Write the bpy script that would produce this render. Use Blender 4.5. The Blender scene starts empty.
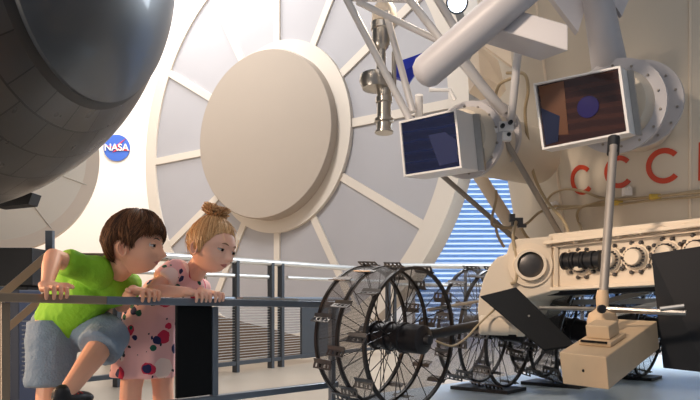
import bpy, bmesh, math, random
from mathutils import Vector as V, Matrix, noise, Euler
random.seed(7)
PI = math.pi
scene = bpy.context.scene
COL = scene.collection
CZ = 0.55           # eye height of the photographer above the visitor floor
HOR = 300.0         # image row of the horizon

def P(px, py, Y):
    return V(((px - 350) / 700 * Y, Y, CZ + (HOR - py) / 700 * Y))

# ------------------------------------------------------------------ materials
def lin(c):
    return tuple(((x / 255) / 12.92 if x / 255 <= .04045 else ((x / 255 + .055) / 1.055) ** 2.4) for x in c)

def mat(name, rgb, rough=.5, metal=0, bump=0, bscale=60, var=0, vscale=6, emit=0, coat=0, spec=.5, sss=0, trans=0):
    m = bpy.data.materials.new(name); m.use_nodes = True
    nt = m.node_tree; b = nt.nodes['Principled BSDF']
    c = lin(rgb) + (1,)
    b.inputs['Base Color'].default_value = c
    b.inputs['Roughness'].default_value = rough
    b.inputs['Metallic'].default_value = metal
    b.inputs['Coat Weight'].default_value = coat
    b.inputs['Specular IOR Level'].default_value = spec
    if sss:
        b.inputs['Subsurface Weight'].default_value = sss
        b.inputs['Subsurface Radius'].default_value = (1, .35, .2)
        b.inputs['Subsurface Scale'].default_value = .012
    if emit:
        b.inputs['Emission Color'].default_value = c
        b.inputs['Emission Strength'].default_value = emit
    tc = nt.nodes.new('ShaderNodeTexCoord')
    if var:
        n = nt.nodes.new('ShaderNodeTexNoise'); n.inputs['Scale'].default_value = vscale; n.inputs['Detail'].default_value = 5
        mx = nt.nodes.new('ShaderNodeMix'); mx.data_type = 'RGBA'
        mx.inputs[6].default_value = tuple(x * (1 - var) for x in c[:3]) + (1,)
        mx.inputs[7].default_value = tuple(min(1, x * (1 + var)) for x in c[:3]) + (1,)
        nt.links.new(tc.outputs['Object'], n.inputs['Vector'])
        nt.links.new(n.outputs['Fac'], mx.inputs[0]); nt.links.new(mx.outputs[2], b.inputs['Base Color'])
    if bump:
        n = nt.nodes.new('ShaderNodeTexNoise'); n.inputs['Scale'].default_value = bscale; n.inputs['Detail'].default_value = 4
        bp = nt.nodes.new('ShaderNodeBump'); bp.inputs['Strength'].default_value = bump; bp.inputs['Distance'].default_value = .01
        nt.links.new(tc.outputs['Object'], n.inputs['Vector'])
        nt.links.new(n.outputs['Fac'], bp.inputs['Height']); nt.links.new(bp.outputs['Normal'], b.inputs['Normal'])
    return m

M = {}
M['cream'] = mat('cream_enamel', (226, 210, 188), .42, bump=.08, bscale=14, var=.07, vscale=5)
M['cream2'] = mat('cream_enamel_flat', (232, 214, 190), .5, var=.05, vscale=9)
M['shell'] = mat('shell_paint', (208, 196, 178), .5, bump=.1, bscale=5, var=.06, vscale=3)
M['white'] = mat('white_paint', (226, 222, 218), .4, var=.04)
M['lav'] = mat('pale_grey_paint', (186, 182, 184), .42, var=.05)
M['rod'] = mat('strut_paint', (196, 192, 190), .4, var=.06)
M['grodd'] = mat('dull_grey_rod', (150, 142, 134), .45, metal=.3, var=.15, vscale=20)
M['steel'] = mat('brushed_steel', (178, 172, 164), .28, metal=.9, bump=.05, var=.15, vscale=30)
M['dsteel'] = mat('dark_steel', (92, 88, 86), .38, metal=.7, var=.2, vscale=25)
M['black'] = mat('black_paint', (20, 20, 23), .45, var=.2)
M['blackm'] = mat('matt_black', (10, 11, 13), .7, spec=.2)
M['rim'] = mat('wheel_rim_metal', (62, 58, 56), .38, metal=.75, var=.2, vscale=20)
M['cleat'] = mat('cleat_metal', (112, 107, 103), .36, metal=.8, var=.2, vscale=30)
M['hub'] = mat('hub_black', (42, 40, 42), .33, metal=.4, var=.2, vscale=15)
M['red'] = mat('red_letter_paint', (196, 62, 30), .5, var=.05)
M['cable'] = mat('tan_cable', (170, 150, 118), .55, var=.15, vscale=40)
M['tie'] = mat('yellow_tape', (198, 168, 70), .5)
M['gold'] = mat('instrument_tan', (204, 176, 142), .5, var=.08, vscale=20)
M['railgrey'] = mat('rail_blue_grey', (112, 120, 130), .32, metal=.35, var=.08)
M['railbrown'] = mat('rail_bronze', (150, 130, 108), .34, metal=.4, var=.1)
M['railwhite'] = mat('rail_pale', (206, 204, 200), .3, metal=.5)
M['farpost'] = mat('post_grey', (74, 78, 84), .4, metal=.4)
M['brown'] = mat('brown_board', (104, 78, 56), .6, var=.12)
M['navy'] = mat('navy_panel', (38, 44, 66), .5)
M['bluesh'] = mat('blue_sheet', (26, 52, 190), .35, emit=0)
M['skin'] = mat('skin', (236, 174, 142), .48, sss=.12, var=.05, vscale=20)
M['skin2'] = mat('skin_fair', (244, 190, 164), .48, sss=.12, var=.05, vscale=20)
M['lip'] = mat('lips', (214, 128, 116), .4, sss=.1)
M['eyew'] = mat('eye_white', (206, 198, 192), .2)
M['iris'] = mat('iris_brown', (58, 38, 28), .15)
M['pupil'] = mat('pupil', (8, 8, 8), .1)
M['brow'] = mat('brow_hair', (70, 46, 32), .7)
M['brow2'] = mat('brow_hair_fair', (150, 108, 76), .7)
for k, c in (('hb0', (92, 60, 38)), ('hb1', (124, 82, 54)), ('hb2', (64, 42, 28))): M[k] = mat('brown_hair', c, .6, spec=.22)
for k, c in (('hg0', (214, 168, 116)), ('hg1', (236, 198, 148)), ('hg2', (178, 128, 82))): M[k] = mat('blonde_hair', c, .38)
M['green'] = mat('green_jersey', (132, 190, 36), .75, bump=.25, bscale=120, var=.06, vscale=8)
M['green2'] = mat('green_trim', (140, 206, 40), .75)
M['denim'] = mat('light_denim', (126, 142, 158), .8, bump=.4, bscale=160, var=.12, vscale=25)
M['shoeb'] = mat('black_shoe', (24, 22, 24), .5)
M['shoer'] = mat('red_shoe_trim', (176, 34, 34), .5)
M['pinktrim'] = mat('pink_trim', (226, 110, 130), .7)

def nodes_mat(name):
    m = bpy.data.materials.new(name); m.use_nodes = True
    return m, m.node_tree, m.node_tree.nodes['Principled BSDF']

def dress_mat():
    m, nt, b = nodes_mat('printed_cotton')
    L = nt.links.new
    tc = nt.nodes.new('ShaderNodeTexCoord')
    nz = nt.nodes.new('ShaderNodeTexNoise'); nz.inputs['Scale'].default_value = 40
    ad = nt.nodes.new('ShaderNodeVectorMath'); ad.operation = 'MULTIPLY_ADD'
    ad.inputs[1].default_value = (.012, .012, .012)
    L(tc.outputs['Object'], nz.inputs['Vector']); L(nz.outputs['Color'], ad.inputs[0]); L(tc.outputs['Object'], ad.inputs[2])
    col_prev = None
    base = lin((240, 188, 188)) + (1,)
    layers = [(9, .034, (246, 222, 214)), (12, .022, (206, 40, 78)), (16, .014, (30, 34, 84)), (20, .0105, (20, 92, 74)), (30, .006, (40, 40, 52))]
    for i, (s, r, c) in enumerate(layers):
        off = nt.nodes.new('ShaderNodeVectorMath'); off.operation = 'ADD'; off.inputs[1].default_value = (i * 3.7 + .31, i * 1.9, i * 5.3)
        L(ad.outputs[0], off.inputs[0])
        vo = nt.nodes.new('ShaderNodeTexVoronoi'); vo.inputs['Scale'].default_value = s
        L(off.outputs[0], vo.inputs['Vector'])
        lt = nt.nodes.new('ShaderNodeMath'); lt.operation = 'LESS_THAN'; lt.inputs[1].default_value = r * s
        L(vo.outputs['Distance'], lt.inputs[0])
        mx = nt.nodes.new('ShaderNodeMix'); mx.data_type = 'RGBA'
        L(lt.outputs[0], mx.inputs[0])
        if col_prev is None: mx.inputs[6].default_value = base
        else: L(col_prev, mx.inputs[6])
        mx.inputs[7].default_value = lin(c) + (1,)
        col_prev = mx.outputs[2]
    L(col_prev, b.inputs['Base Color']); b.inputs['Roughness'].default_value = .8
    return m
M['dress'] = dress_mat()

def tile_mat():
    m, nt, b = nodes_mat('black_heat_tiles')
    L = nt.links.new
    uv = nt.nodes.new('ShaderNodeUVMap')
    br = nt.nodes.new('ShaderNodeTexBrick')
    br.inputs['Scale'].default_value = 1
    br.inputs['Color1'].default_value = lin((40, 39, 40)) + (1,)
    br.inputs['Color2'].default_value = lin((62, 59, 58)) + (1,)
    br.inputs['Mortar'].default_value = lin((14, 13, 13)) + (1,)
    br.inputs['Mortar Size'].default_value = .0045
    br.inputs['Brick Width'].default_value = .21; br.inputs['Row Height'].default_value = .14
    L(uv.outputs[0], br.inputs['Vector'])
    L(br.outputs['Color'], b.inputs['Base Color'])
    bp = nt.nodes.new('ShaderNodeBump'); bp.inputs['Strength'].default_value = .5; bp.inputs['Distance'].default_value = .004; bp.invert = True
    L(br.outputs['Fac'], bp.inputs['Height']); L(bp.outputs['Normal'], b.inputs['Normal'])
    nz = nt.nodes.new('ShaderNodeTexNoise'); nz.inputs['Scale'].default_value = 7
    mr = nt.nodes.new('ShaderNodeMapRange'); mr.inputs[3].default_value = .2; mr.inputs[4].default_value = .42
    L(uv.outputs[0], nz.inputs['Vector']); L(nz.outputs['Fac'], mr.inputs[0]); L(mr.outputs[0], b.inputs['Roughness'])
    return m
M['tiles'] = tile_mat()
M['cap'] = mat('slate_nose_cap', (54, 60, 68), .36, var=.12, vscale=3, coat=.2)
M['capring'] = mat('cap_gap', (26, 25, 27), .5)

def gauze_mat():
    m, nt, b = nodes_mat('wire_gauze')
    L = nt.links.new
    b.inputs['Base Color'].default_value = lin((84, 80, 78)) + (1,); b.inputs['Metallic'].default_value = .2; b.inputs['Roughness'].default_value = .65
    uv = nt.nodes.new('ShaderNodeUVMap'); sx = nt.nodes.new('ShaderNodeSeparateXYZ'); L(uv.outputs[0], sx.inputs[0])
    outs = []
    for k in (0, 1):
        mu = nt.nodes.new('ShaderNodeMath'); mu.operation = 'MULTIPLY'; mu.inputs[1].default_value = 230
        fr = nt.nodes.new('ShaderNodeMath'); fr.operation = 'FRACT'
        lt = nt.nodes.new('ShaderNodeMath'); lt.operation = 'LESS_THAN'; lt.inputs[1].default_value = .36
        L(sx.outputs[k], mu.inputs[0]); L(mu.outputs[0], fr.inputs[0]); L(fr.outputs[0], lt.inputs[0]); outs.append(lt)
    mx = nt.nodes.new('ShaderNodeMath'); mx.operation = 'MAXIMUM'
    L(outs[0].outputs[0], mx.inputs[0]); L(outs[1].outputs[0], mx.inputs[1]); L(mx.outputs[0], b.inputs['Alpha'])
    return m
M['gauze'] = gauze_mat()

def screen_mat(name, base, dark, kind):
    m, nt, b = nodes_mat(name)
    L = nt.links.new
    tc = nt.nodes.new('ShaderNodeTexCoord')
    wv = nt.nodes.new('ShaderNodeTexWave'); wv.bands_direction = 'Z'; wv.inputs['Scale'].default_value = 9; wv.inputs['Distortion'].default_value = 1.5
    mx = nt.nodes.new('ShaderNodeMix'); mx.data_type = 'RGBA'
    mx.inputs[6].default_value = lin(base) + (1,); mx.inputs[7].default_value = lin(dark) + (1,)
    L(tc.outputs['Object'], wv.inputs['Vector']); L(wv.outputs['Fac'], mx.inputs[0]); L(mx.outputs[2], b.inputs['Base Color'])
    b.inputs['Roughness'].default_value = .08; b.inputs['Coat Weight'].default_value = .6
    b.inputs['Coat Roughness'].default_value = .03
    return m
M['scrblue'] = screen_mat('blue_black_glass', (20, 30, 66), (15, 23, 54), 0)
M['scrbrown'] = screen_mat('red_brown_glass', (62, 36, 28), (46, 26, 22), 1)
M['lensv'] = mat('violet_lens', (38, 28, 84), .12, coat=1)
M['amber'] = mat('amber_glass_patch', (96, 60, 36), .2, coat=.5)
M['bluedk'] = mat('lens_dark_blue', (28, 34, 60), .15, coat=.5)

# ------------------------------------------------------------------ mesh builder
class MB:
    def __init__(s): s.v = []; s.f = []; s.m = []; s.uv = {}
    def add(s, vs, fs, mi=0):
        o = len(s.v); s.v += [V(x) for x in vs]
        for f in fs: s.f.append([o + i for i in f]); s.m.append(mi)
        return s
    def tube(s, pts, r, seg=12, mi=0, cap=True):
        pts = [V(p) for p in pts]; n = len(pts)
        if not isinstance(r, (list, tuple)): r = [r] * n
        t0 = (pts[1] - pts[0]).normalized()
        up = V((0, 0, 1)) if abs(t0.z) < .9 else V((1, 0, 0))
        a = t0.cross(up).normalized(); vs = []
        for i, p in enumerate(pts):
            t = (pts[min(i + 1, n - 1)] - pts[max(i - 1, 0)])
            if t.length < 1e-9: t = t0
            t = t.normalized()
            a = (a - t * a.dot(t)).normalized(); b = t.cross(a)
            for k in range(seg):
                w = 2 * PI * k / seg
                vs.append(p + (a * math.cos(w) + b * math.sin(w)) * r[i])
        fs = [[i * seg + k, i * seg + (k + 1) % seg, (i + 1) * seg + (k + 1) % seg, (i + 1) * seg + k] for i in range(n - 1) for k in range(seg)]
        if cap: fs += [list(range(seg))[::-1], [(n - 1) * seg + k for k in range(seg)]]
        return s.add(vs, fs, mi)
    def lathe(s, c, ax, prof, seg=32, mi=0):
        # prof = [(distance along axis, radius)]
        c = V(c); ax = V(ax).normalized()
        pts = [c + ax * h for h, r in prof]
        up = V((0, 0, 1)) if abs(ax.z) < .9 else V((1, 0, 0))
        a = ax.cross(up).normalized(); b = ax.cross(a)
        vs = []
        for (h, r), p in zip(prof, pts):
            for k in range(seg):
                w = 2 * PI * k / seg
                vs.append(p + (a * math.cos(w) + b * math.sin(w)) * max(r, 1e-5))
        n = len(prof)
        fs = [[i * seg + k, i * seg + (k + 1) % seg, (i + 1) * seg + (k + 1) % seg, (i + 1) * seg + k] for i in range(n - 1) for k in range(seg)]
        fs += [list(range(seg))[::-1], [(n - 1) * seg + k for k in range(seg)]]
        return s.add(vs, fs, mi)
    def hexa(s, q, e, mi=0):
        # quad corners q (4) extruded by vector e
        q = [V(x) for x in q]; e = V(e)
        return s.add(q + [x + e for x in q], [[0, 1, 2, 3], [7, 6, 5, 4], [0, 4, 5, 1], [1, 5, 6, 2], [2, 6, 7, 3], [3, 7, 4, 0]], mi)
    def prism(s, pts, e, mi=0):
        n = len(pts); pts = [V(x) for x in pts]; e = V(e)
        return s.add(pts + [p + e for p in pts], [list(range(n)), [n + i for i in range(n)][::-1]] + [[i, n + i, n + (i + 1) % n, (i + 1) % n] for i in range(n)], mi)
    def box(s, c, d, R=None, mi=0):
        c = V(c); h = V(d) / 2; vs = []
        for x in (-1, 1):
            for y in (-1, 1):
                for z in (-1, 1):
                    p = V((x * h.x, y * h.y, z * h.z)); vs.append(c + (R @ p if R else p))
        return s.add(vs, [[0, 1, 3, 2], [4, 6, 7, 5], [0, 4, 5, 1], [2, 3, 7, 6], [0, 2, 6, 4], [1, 5, 7, 3]], mi)
    def bar(s, a, b, w, h, mi=0, up=V((0, 0, 1))):
        # rectangular bar from a to b, w sideways, h along up
        a = V(a); b = V(b); d = (b - a).normalized()
        x = d.cross(up).normalized(); z = x.cross(d).normalized()
        q = [a + x * sx * w / 2 + z * sz * h / 2 for sx, sz in ((-1, -1), (1, -1), (1, 1), (-1, 1))]
        return s.hexa(q, b - a, mi)
    def ball(s, c, r, seg=16, mi=0, R=None):
        c = V(c)
        if not isinstance(r, (tuple, list)): r = (r, r, r)
        vs = []; n = seg // 2
        for i in range(n + 1):
            t = PI * i / n
            for k in range(seg):
                w = 2 * PI * k / seg
                p = V((math.sin(t) * math.cos(w) * r[0], math.sin(t) * math.sin(w) * r[1], math.cos(t) * r[2]))
                vs.append(c + (R @ p if R else p))
        fs = [[i * seg + k, (i + 1) * seg + k, (i + 1) * seg + (k + 1) % seg, i * seg + (k + 1) % seg] for i in range(n) for k in range(seg)]
        return s.add(vs, fs, mi)
    def capsule(s, a, b, ra, rb, seg=14, mi=0):
        a = V(a); b = V(b); d = b - a; L = d.length; d = d.normalized()
        prof = []
        for i in range(5): t = PI / 2 * i / 4; prof.append((-math.cos(t) * ra, math.sin(t) * ra))
        for i in range(5): t = PI / 2 * i / 4; prof.append((L + math.sin(t) * rb, math.cos(t) * rb))
        return s.lathe(a, d, prof, seg, mi)
    def mesh(s, name, mats, off=V((0, 0, 0)), smooth=True, merge=True, angle=38):
        me = bpy.data.meshes.new(name)
        me.from_pydata([v - off for v in s.v], [], s.f)
        for m in mats: me.materials.append(M[m] if isinstance(m, str) else m)
        for p, mi in zip(me.polygons, s.m): p.material_index = mi
        bm = bmesh.new(); bm.from_mesh(me)
        if merge: bmesh.ops.remove_doubles(bm, verts=bm.verts, dist=1e-6)
        bmesh.ops.recalc_face_normals(bm, faces=bm.faces)
        bm.to_mesh(me); bm.free()
        if smooth:
            for p in me.polygons: p.use_smooth = True
            me.set_sharp_from_angle(angle=math.radians(angle))
        return me

def wloc(o):
    r = V((0, 0, 0))
    while o: r += o.location; o = o.parent
    return r
def build(mb, name, mats, parent=None, smooth=True, bevel=0, loc=None, label=None):
    if not isinstance(mats, (list, tuple)): mats = [mats]
    off = wloc(parent) if parent else V((0, 0, 0))
    l = V(loc) if loc is not None else V((0, 0, 0))
    if not parent and loc is None and mb.v:
        # origin at the base of the thing
        c = sum(mb.v, V()) / len(mb.v); l = V((c.x, c.y, min(v.z for v in mb.v)))
    me = mb.mesh(name, mats, off + l if loc is None else off, smooth)
    o = bpy.data.objects.new(name, me); COL.objects.link(o); o.location = l
    if parent: o.parent = parent
    if bevel:
        b = o.modifiers.new('bevel', 'BEVEL'); b.width = bevel; b.segments = 2; b.limit_method = 'ANGLE'; b.angle_limit = math.radians(40)
    if label: o['label'] = label
    return o
def thing(name, label, cat, loc, group=None):
    o = bpy.data.objects.new(name, None); COL.objects.link(o); o.location = loc; o.empty_display_size = .1
    return tag(o, label, cat, group)
def tag(o, label, cat, group=None):
    o['label'] = label; o['category'] = cat
    if group: o['group'] = group
    return o
def struct(o): o['kind'] = 'structure'; return o
def one(fn, *a, **k):
    m = MB(); getattr(m, fn)(*a, **k); return m
def spline(pts, n=8):
    pts = [V(p) for p in pts]; out = []
    for i in range(len(pts) - 1):
        p0 = pts[max(i - 1, 0)]; p1 = pts[i]; p2 = pts[i + 1]; p3 = pts[min(i + 2, len(pts) - 1)]
        for k in range(n):
            t = k / n
            out.append(.5 * ((2 * p1) + (p2 - p0) * t + (2 * p0 - 5 * p1 + 4 * p2 - p3) * t * t + (3 * p1 - p0 - 3 * p2 + p3) * t ** 3))
    return out + [pts[-1]]

# ================================================================== SETTING
PLAT = .183
# barrier line on the ground (runs at 45 degrees)
def rail_at(px):   # point of the barrier line seen at column px
    m = (px - 350) / 700
    t = (m * 1.62 + .81) / (1 - 1.03 * m)
    return V((-.81 + t, 1.62 + 1.03 * t, 0))
U = V((1, 1.03, 0)).normalized(); N = V((U.y, -U.x, 0))   # N points to the camera side

M['floor'] = mat('tan_floor', (176, 158, 138), .35, var=.06, vscale=3)
M['plat'] = mat('pale_blue_floor', (186, 202, 214), .3, var=.12, vscale=2.5, bump=.02)
fl = MB(); fl.box((1, 5.5, -.05), (16, 17, .1)); struct(build(fl, 'floor', 'floor', smooth=False))
pl = MB()
a = rail_at(-60) - N * .03; b = rail_at(330) - N * .03
pl.prism([(x, y, 0) for x, y in ((a.x, a.y), (a.x, -1.0), (6.0, -1.0), (6.0, 4.9), (b.x + 2.4, 4.9), (b.x + .2, b.y + .35), (b.x, b.y))][::-1], (0, 0, PLAT))
struct(build(pl, 'trim_display_platform', 'plat', smooth=False))

M['wall'] = mat('warm_white_wall', (238, 230, 220), .8, var=.02, vscale=.6)
M['wallr'] = mat('grey_wall', (150, 150, 152), .8)
w = MB(); w.box((0, 13.05, 4), (16, .1, 8.4)); struct(build(w, 'wall_back', 'wall', smooth=False))
w = MB(); w.box((-7.05, 5.5, 4), (.1, 17, 8.4)); struct(build(w, 'wall_left', 'wall', smooth=False))
w = MB(); w.box((9.05, 5.5, 4), (.1, 17, 8.4)); struct(build(w, 'wall_right', 'wallr', smooth=False))

# blue ribbed daylight shutter to the right of the big disc
def ribbed_mat():
    m = mat('blue_ribs', (168, 200, 234), .7, var=.04); m.node_tree.nodes['Principled BSDF'].inputs['Transmission Weight'].default_value = .75; return m
M['ribs'] = ribbed_mat(); M['skyl'] = mat('daylight_pane', (214, 232, 255), .5, emit=.8)
wx0, wx1, wz0, wz1, wy = 1.05, 6.6, -.02 + .02, 2.7, 11.6
win = MB(); win.box(((wx0 + wx1) / 2, wy + .22, (wz0 + wz1) / 2), (wx1 - wx0, .05, wz1 - wz0))
pane = struct(build(win, 'window_1', 'skyl', smooth=False))
sl = MB(); z = wz0 + .05
while z < wz1:
    sl.bar((wx0, wy, z), (wx1, wy, z), .008, .066, up=V((0, -.75, .66)))
    z += .082
build(sl, 'window_louvres', 'ribs', parent=pane, smooth=False)
fr = MB()
for x in (wx0, (wx0 + wx1) / 2, wx1): fr.box((x, wy - .06, (wz0 + wz1) / 2), (.05, .05, wz1 - wz0))
build(fr, 'window_frame', 'white', parent=pane, smooth=False)

# ================================================================== BIG SPOKED DISC
Y0 = 10.0; R0 = 3.04
ang = math.radians(38)
dc = P(278, 138, Y0); dn = V((-math.sin(ang), -math.cos(ang), 0)); dx = V((math.cos(ang), -math.sin(ang), 0)); dz = V((0, 0, 1))
disc = thing('spoked_disc', 'huge round grey display disc with twelve cream spokes and a raised centre', 'disc', (dc.x, dc.y, 0))
def dpt(r, a, h=0): return dc + (dx * math.cos(a) + dz * math.sin(a)) * r + dn * h
M['dpanel'] = mat('disc_lavender_grey', (166, 165, 170), .6, var=.05, vscale=1.5)
M['dspoke'] = mat('disc_cream_spoke', (210, 201, 190), .6)
M['dhub'] = mat('disc_centre_cream', (168, 156, 144), .6, var=.03, vscale=1)
M['dhubside'] = mat('disc_centre_rim', (222, 210, 194), .6)
base = MB(); SEG = 144
vs = []
prof = [(0, -.25), (R0, -.25), (R0, .0), (.9, .0)]
for r, h in prof:
    for k in range(SEG): vs.append(dpt(max(r, 1e-4), 2 * PI * k / SEG, h))
base.add(vs, [[i * SEG + k, i * SEG + (k + 1) % SEG, (i + 1) * SEG + (k + 1) % SEG, (i + 1) * SEG + k] for i in range(3) for k in range(SEG)])
build(base, 'grey_panels', 'dpanel', disc)
for i in range(12):
    a = PI / 2 + i * PI / 6; s = MB(); t = V(dx * -math.sin(a) + dz * math.cos(a)) * .055
    q = [dpt(1.2, a, .0) - t, dpt(R0 - .23, a, .0) - t, dpt(R0 - .23, a, .0) + t, dpt(1.2, a, .0) + t]
    s.hexa(q, dn * .03); build(s, 'spoke', 'dspoke', disc, smooth=False)
def ring(mb, r0, r1, h0, h1, mi=0, seg=SEG):
    vs = []
    for r, h in ((r0, h0), (r1, h0), (r1, h1), (r0, h1)):
        for k in range(seg): vs.append(dpt(r, 2 * PI * k / seg, h))
    mb.add(vs, [[i * seg + k, i * seg + (k + 1) % seg, ((i + 1) % 4) * seg + (k + 1) % seg, ((i + 1) % 4) * seg + k] for i in range(4) for k in range(seg)], mi)
s = MB(); ring(s, R0 - .24, R0 + .03, -.25, .03); build(s, 'outer_rim', 'dspoke', disc)
s = MB(); ring(s, 1.1, 1.36, -.02, .06); build(s, 'inner_rim', 'dspoke', disc)
s = MB(); s.lathe(dc + V((-.06, 0, -.0)), (-math.sin(math.radians(32)), -math.cos(math.radians(32)), 0), [(0, 1.18), (.26, 1.18), (.28, 1.165), (.28, .0)], 128); build(s, 'raised_centre', 'dhub', disc)
s = MB(); s.lathe(dc - dn * .25 - V((0, 0, 0)), -dn, [(0, .4), (.5, .4)], 24)
s.tube([dc - dn * .6, V((dc.x - dn.x * .6, dc.y - dn.y * .6, 0))], .18, 16); build(s, 'stand', 'farpost', disc)

# cream round tank end at left, behind the nose
tc_ = P(-8, 152, 6.6); tank = thing('round_tank_end', 'cream round tank end behind the black tiled nose', 'tank', (tc_.x, tc_.y, 0))
dn2 = V((.35, -1, .0)).normalized()
s = MB(); s.lathe(tc_ - dn2 * .5, dn2, [(0, .92), (.46, .92), (.50, .9), (.53, .7), (.55, .4), (.56, 0)], 96); build(s, 'dished_face', mat('tank_cream', (232, 218, 200), .6), tank)
s = MB(); s.lathe(tc_ - dn2 * .06, dn2, [(0, .90), (0, .955), (.07, .955), (.07, .90)], 96); build(s, 'edge_band', mat('tank_band', (230, 210, 190), .6), tank)
s = MB()
for k in range(10):
    a = 2 * PI * k / 10 + .32; e = V((-dn2.y, dn2.x, 0)); d = e * math.cos(a) + V((0, 0, 1)) * math.sin(a)
    s.tube([tc_ + dn2 * .055 + d * .12, tc_ + dn2 * .05 + d * .4, tc_ + dn2 * .03 + d * .7, tc_ + d * .9], .008, 6)
build(s, 'seam', mat('tank_seam', (196, 182, 166), .6), tank)
s = MB(); s.tube([tc_ - dn2 * .3, V((tc_.x - dn2.x * .3, tc_.y - dn2.y * .3, 0))], .09, 16); build(s, 'stand', 'farpost', tank)

# ---- round emblem on the rear wall
lp = P(117, 148, 12.99); lr = 13.2 / 700 * 12.99
emb = thing('wall_emblem', 'round blue agency emblem with white letters and red swoosh on white wall', 'emblem', lp)
s = MB(); s.lathe(lp + V((0, .0, 0)), (0, -1, 0), [(0, lr), (.02, lr)], 48); build(s, 'blue_disc', mat('emblem_blue', (60, 100, 190), .5), emb, smooth=False)
s = MB()
for pts in ([(-1.1, .25), (-.2, .05), (.5, .55), (.75, .72), (.2, .2), (.0, -.1)], [(.0, -.1), (.3, -.02), (1.1, -.25), (.2, -.2), (-.3, -.35), (-.05, -.12)]):
    s.prism([lp + V((x * lr, -.022, z * lr)) for x, z in pts], (0, -.01, 0))
build(s, 'red_swoosh', mat('emblem_red', (214, 56, 70), .5), emb, smooth=False)
def text_mesh(txt, size, name, m, parent, loc, rot, ext=.004):
    cu = bpy.data.curves.new(name, 'FONT'); cu.body = txt; cu.size = size; cu.align_x = 'CENTER'; cu.align_y = 'CENTER'; cu.extrude = ext; cu.offset = size * .02
    o = bpy.data.objects.new(name, cu); COL.objects.link(o)
    me = bpy.data.meshes.new_from_object(o.evaluated_get(bpy.context.evaluated_depsgraph_get()))
    bpy.data.objects.remove(o); me.materials.clear(); me.materials.append(M[m])
    t = bpy.data.objects.new(name, me); COL.objects.link(t); t.parent = parent; t.location = V(loc) - wloc(parent); t.rotation_euler = rot
    return t
text_mesh('NASA', lr * .72, 'emblem_lettering', 'white', emb, lp + V((0, -.035, 0)), (PI / 2, 0, 0))

# ================================================================== SHUTTLE NOSE
NC = V((-1.72, 2.95, 1.93)); NR = 1.0
def ray(px, py): return V(((px - 350) / 700, 1, (HOR - py) / 700)).normalized()
O = V((0, 0, CZ))
def hit_sphere(px, py):
    d = ray(px, py); oc = O - NC; b = d.dot(oc); c = oc.dot(oc) - NR * NR
    disc_ = b * b - c
    return O + d * (-b - math.sqrt(max(disc_, 0)))
import itertools
def silhouette_fit():
    # centre direction and angular radius from the outline seen in the photo
    tg = [ray(172, 0), ray(171, 40), ray(152, 93), ray(110, 137), ray(60, 180), ray(0, 211)]
    best = None
    for cx in range(-180, 40, 10):
        for cy in range(-160, 60, 10):
            c = ray(cx, cy); a = [c.angle(t) for t in tg]; m = sum(a) / len(a); e = sum((x - m) ** 2 for x in a)
            if best is None or e < best[0]: best = (e, c, m)
    return best
e_, cdir, arad = silhouette_fit()
ND = 3.55; NC = O + cdir * ND; NR = ND * math.sin(arad) * .985
pts = [hit_sphere(19, 15), hit_sphere(50, 70), hit_sphere(120, 100)]
axn = (pts[1] - pts[0]).cross(pts[2] - pts[0]).normalized()
if axn.dot(O - NC) < 0: axn = -axn
capcos = (pts[0] - NC).dot(axn) / NR
capang = math.acos(max(-1, min(1, capcos)))
nose = thing('spacecraft_nose', 'black tiled spaceplane nose with slate grey cap hanging above the boy', 'spacecraft', NC - V((0, 0, NR)))
def revolve(prof, seg=128, uvs=True):
    # prof: (angle-from-axis-style positions) list of (h along axn, r)
    a = axn.cross(V((0, 0, 1))).normalized(); b = axn.cross(a)
    vs = []; fs = []
    for h, r in prof:
        for k in range(seg):
            w = 2 * PI * k / seg; vs.append(NC + axn * h + (a * math.cos(w) + b * math.sin(w)) * max(r, 1e-4))
    for i in range(len(prof) - 1):
        for k in range(seg): fs.append([i * seg + k, i * seg + (k + 1) % seg, (i + 1) * seg + (k + 1) % seg, (i + 1) * seg + k])
    return vs, fs
prof = []; arc = []
t = capang; L = 0
while t < PI / 2: prof.append((NR * math.cos(t), NR * math.sin(t))); arc.append(NR * t); t += .03
prof.append((0, NR)); arc.append(NR * PI / 2)
for d in (.2, .5, .9, 1.4): prof.append((-d, NR + d * .06)); arc.append(NR * PI / 2 + d)
seg = 128; vs, fs = revolve(prof, seg)
me = bpy.data.meshes.new('tiled_shell'); off = wloc(nose); me.from_pydata([v - off for v in vs], [], fs)
uvl = me.uv_layers.new(name='UVMap')
for p in me.polygons:
    p.use_smooth = True
    ks = [i % seg for i in p.vertices]; wrap = max(ks) - min(ks) > 1
    for li, vi in zip(p.loop_indices, p.vertices):
        k = vi % seg; row = vi // seg
        if wrap and k == 0: k = seg
        uvl.data[li].uv = (k / seg * 2 * PI * NR * .8, arc[row])
me.materials.append(M['tiles'])
o = bpy.data.objects.new('tiled_shell', me); COL.objects.link(o); o.parent = nose
s = MB(); vs, fs = revolve([(NR * math.cos(capang - .0) * 1.0 - .05, NR * math.sin(capang) * .97), (NR * math.cos(capang) + .002, NR * math.sin(capang) * 1.0), (NR * math.cos(capang) + .018, NR * math.sin(capang) * .995)] + [(NR * math.cos(t) + .018, NR * math.sin(t)) for t in [capang * (1 - k / 24) for k in range(1, 25)]], 96)
s.add(vs, fs); build(s, 'nose_cap', 'cap', nose)
s = MB(); vs, fs = revolve([(NR * math.cos(capang + .0) + .006, NR * math.sin(capang) * .99), (NR * math.cos(capang + .012) + .004, NR * math.sin(capang + .012) * 1.003), (NR * math.cos(capang + .03), NR * math.sin(capang + .03) * 1.0)], 96)
s.add(vs, fs); build(s, 'cap_seal', 'capring', nose)
bt = hit_sphere(32, 193)
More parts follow.
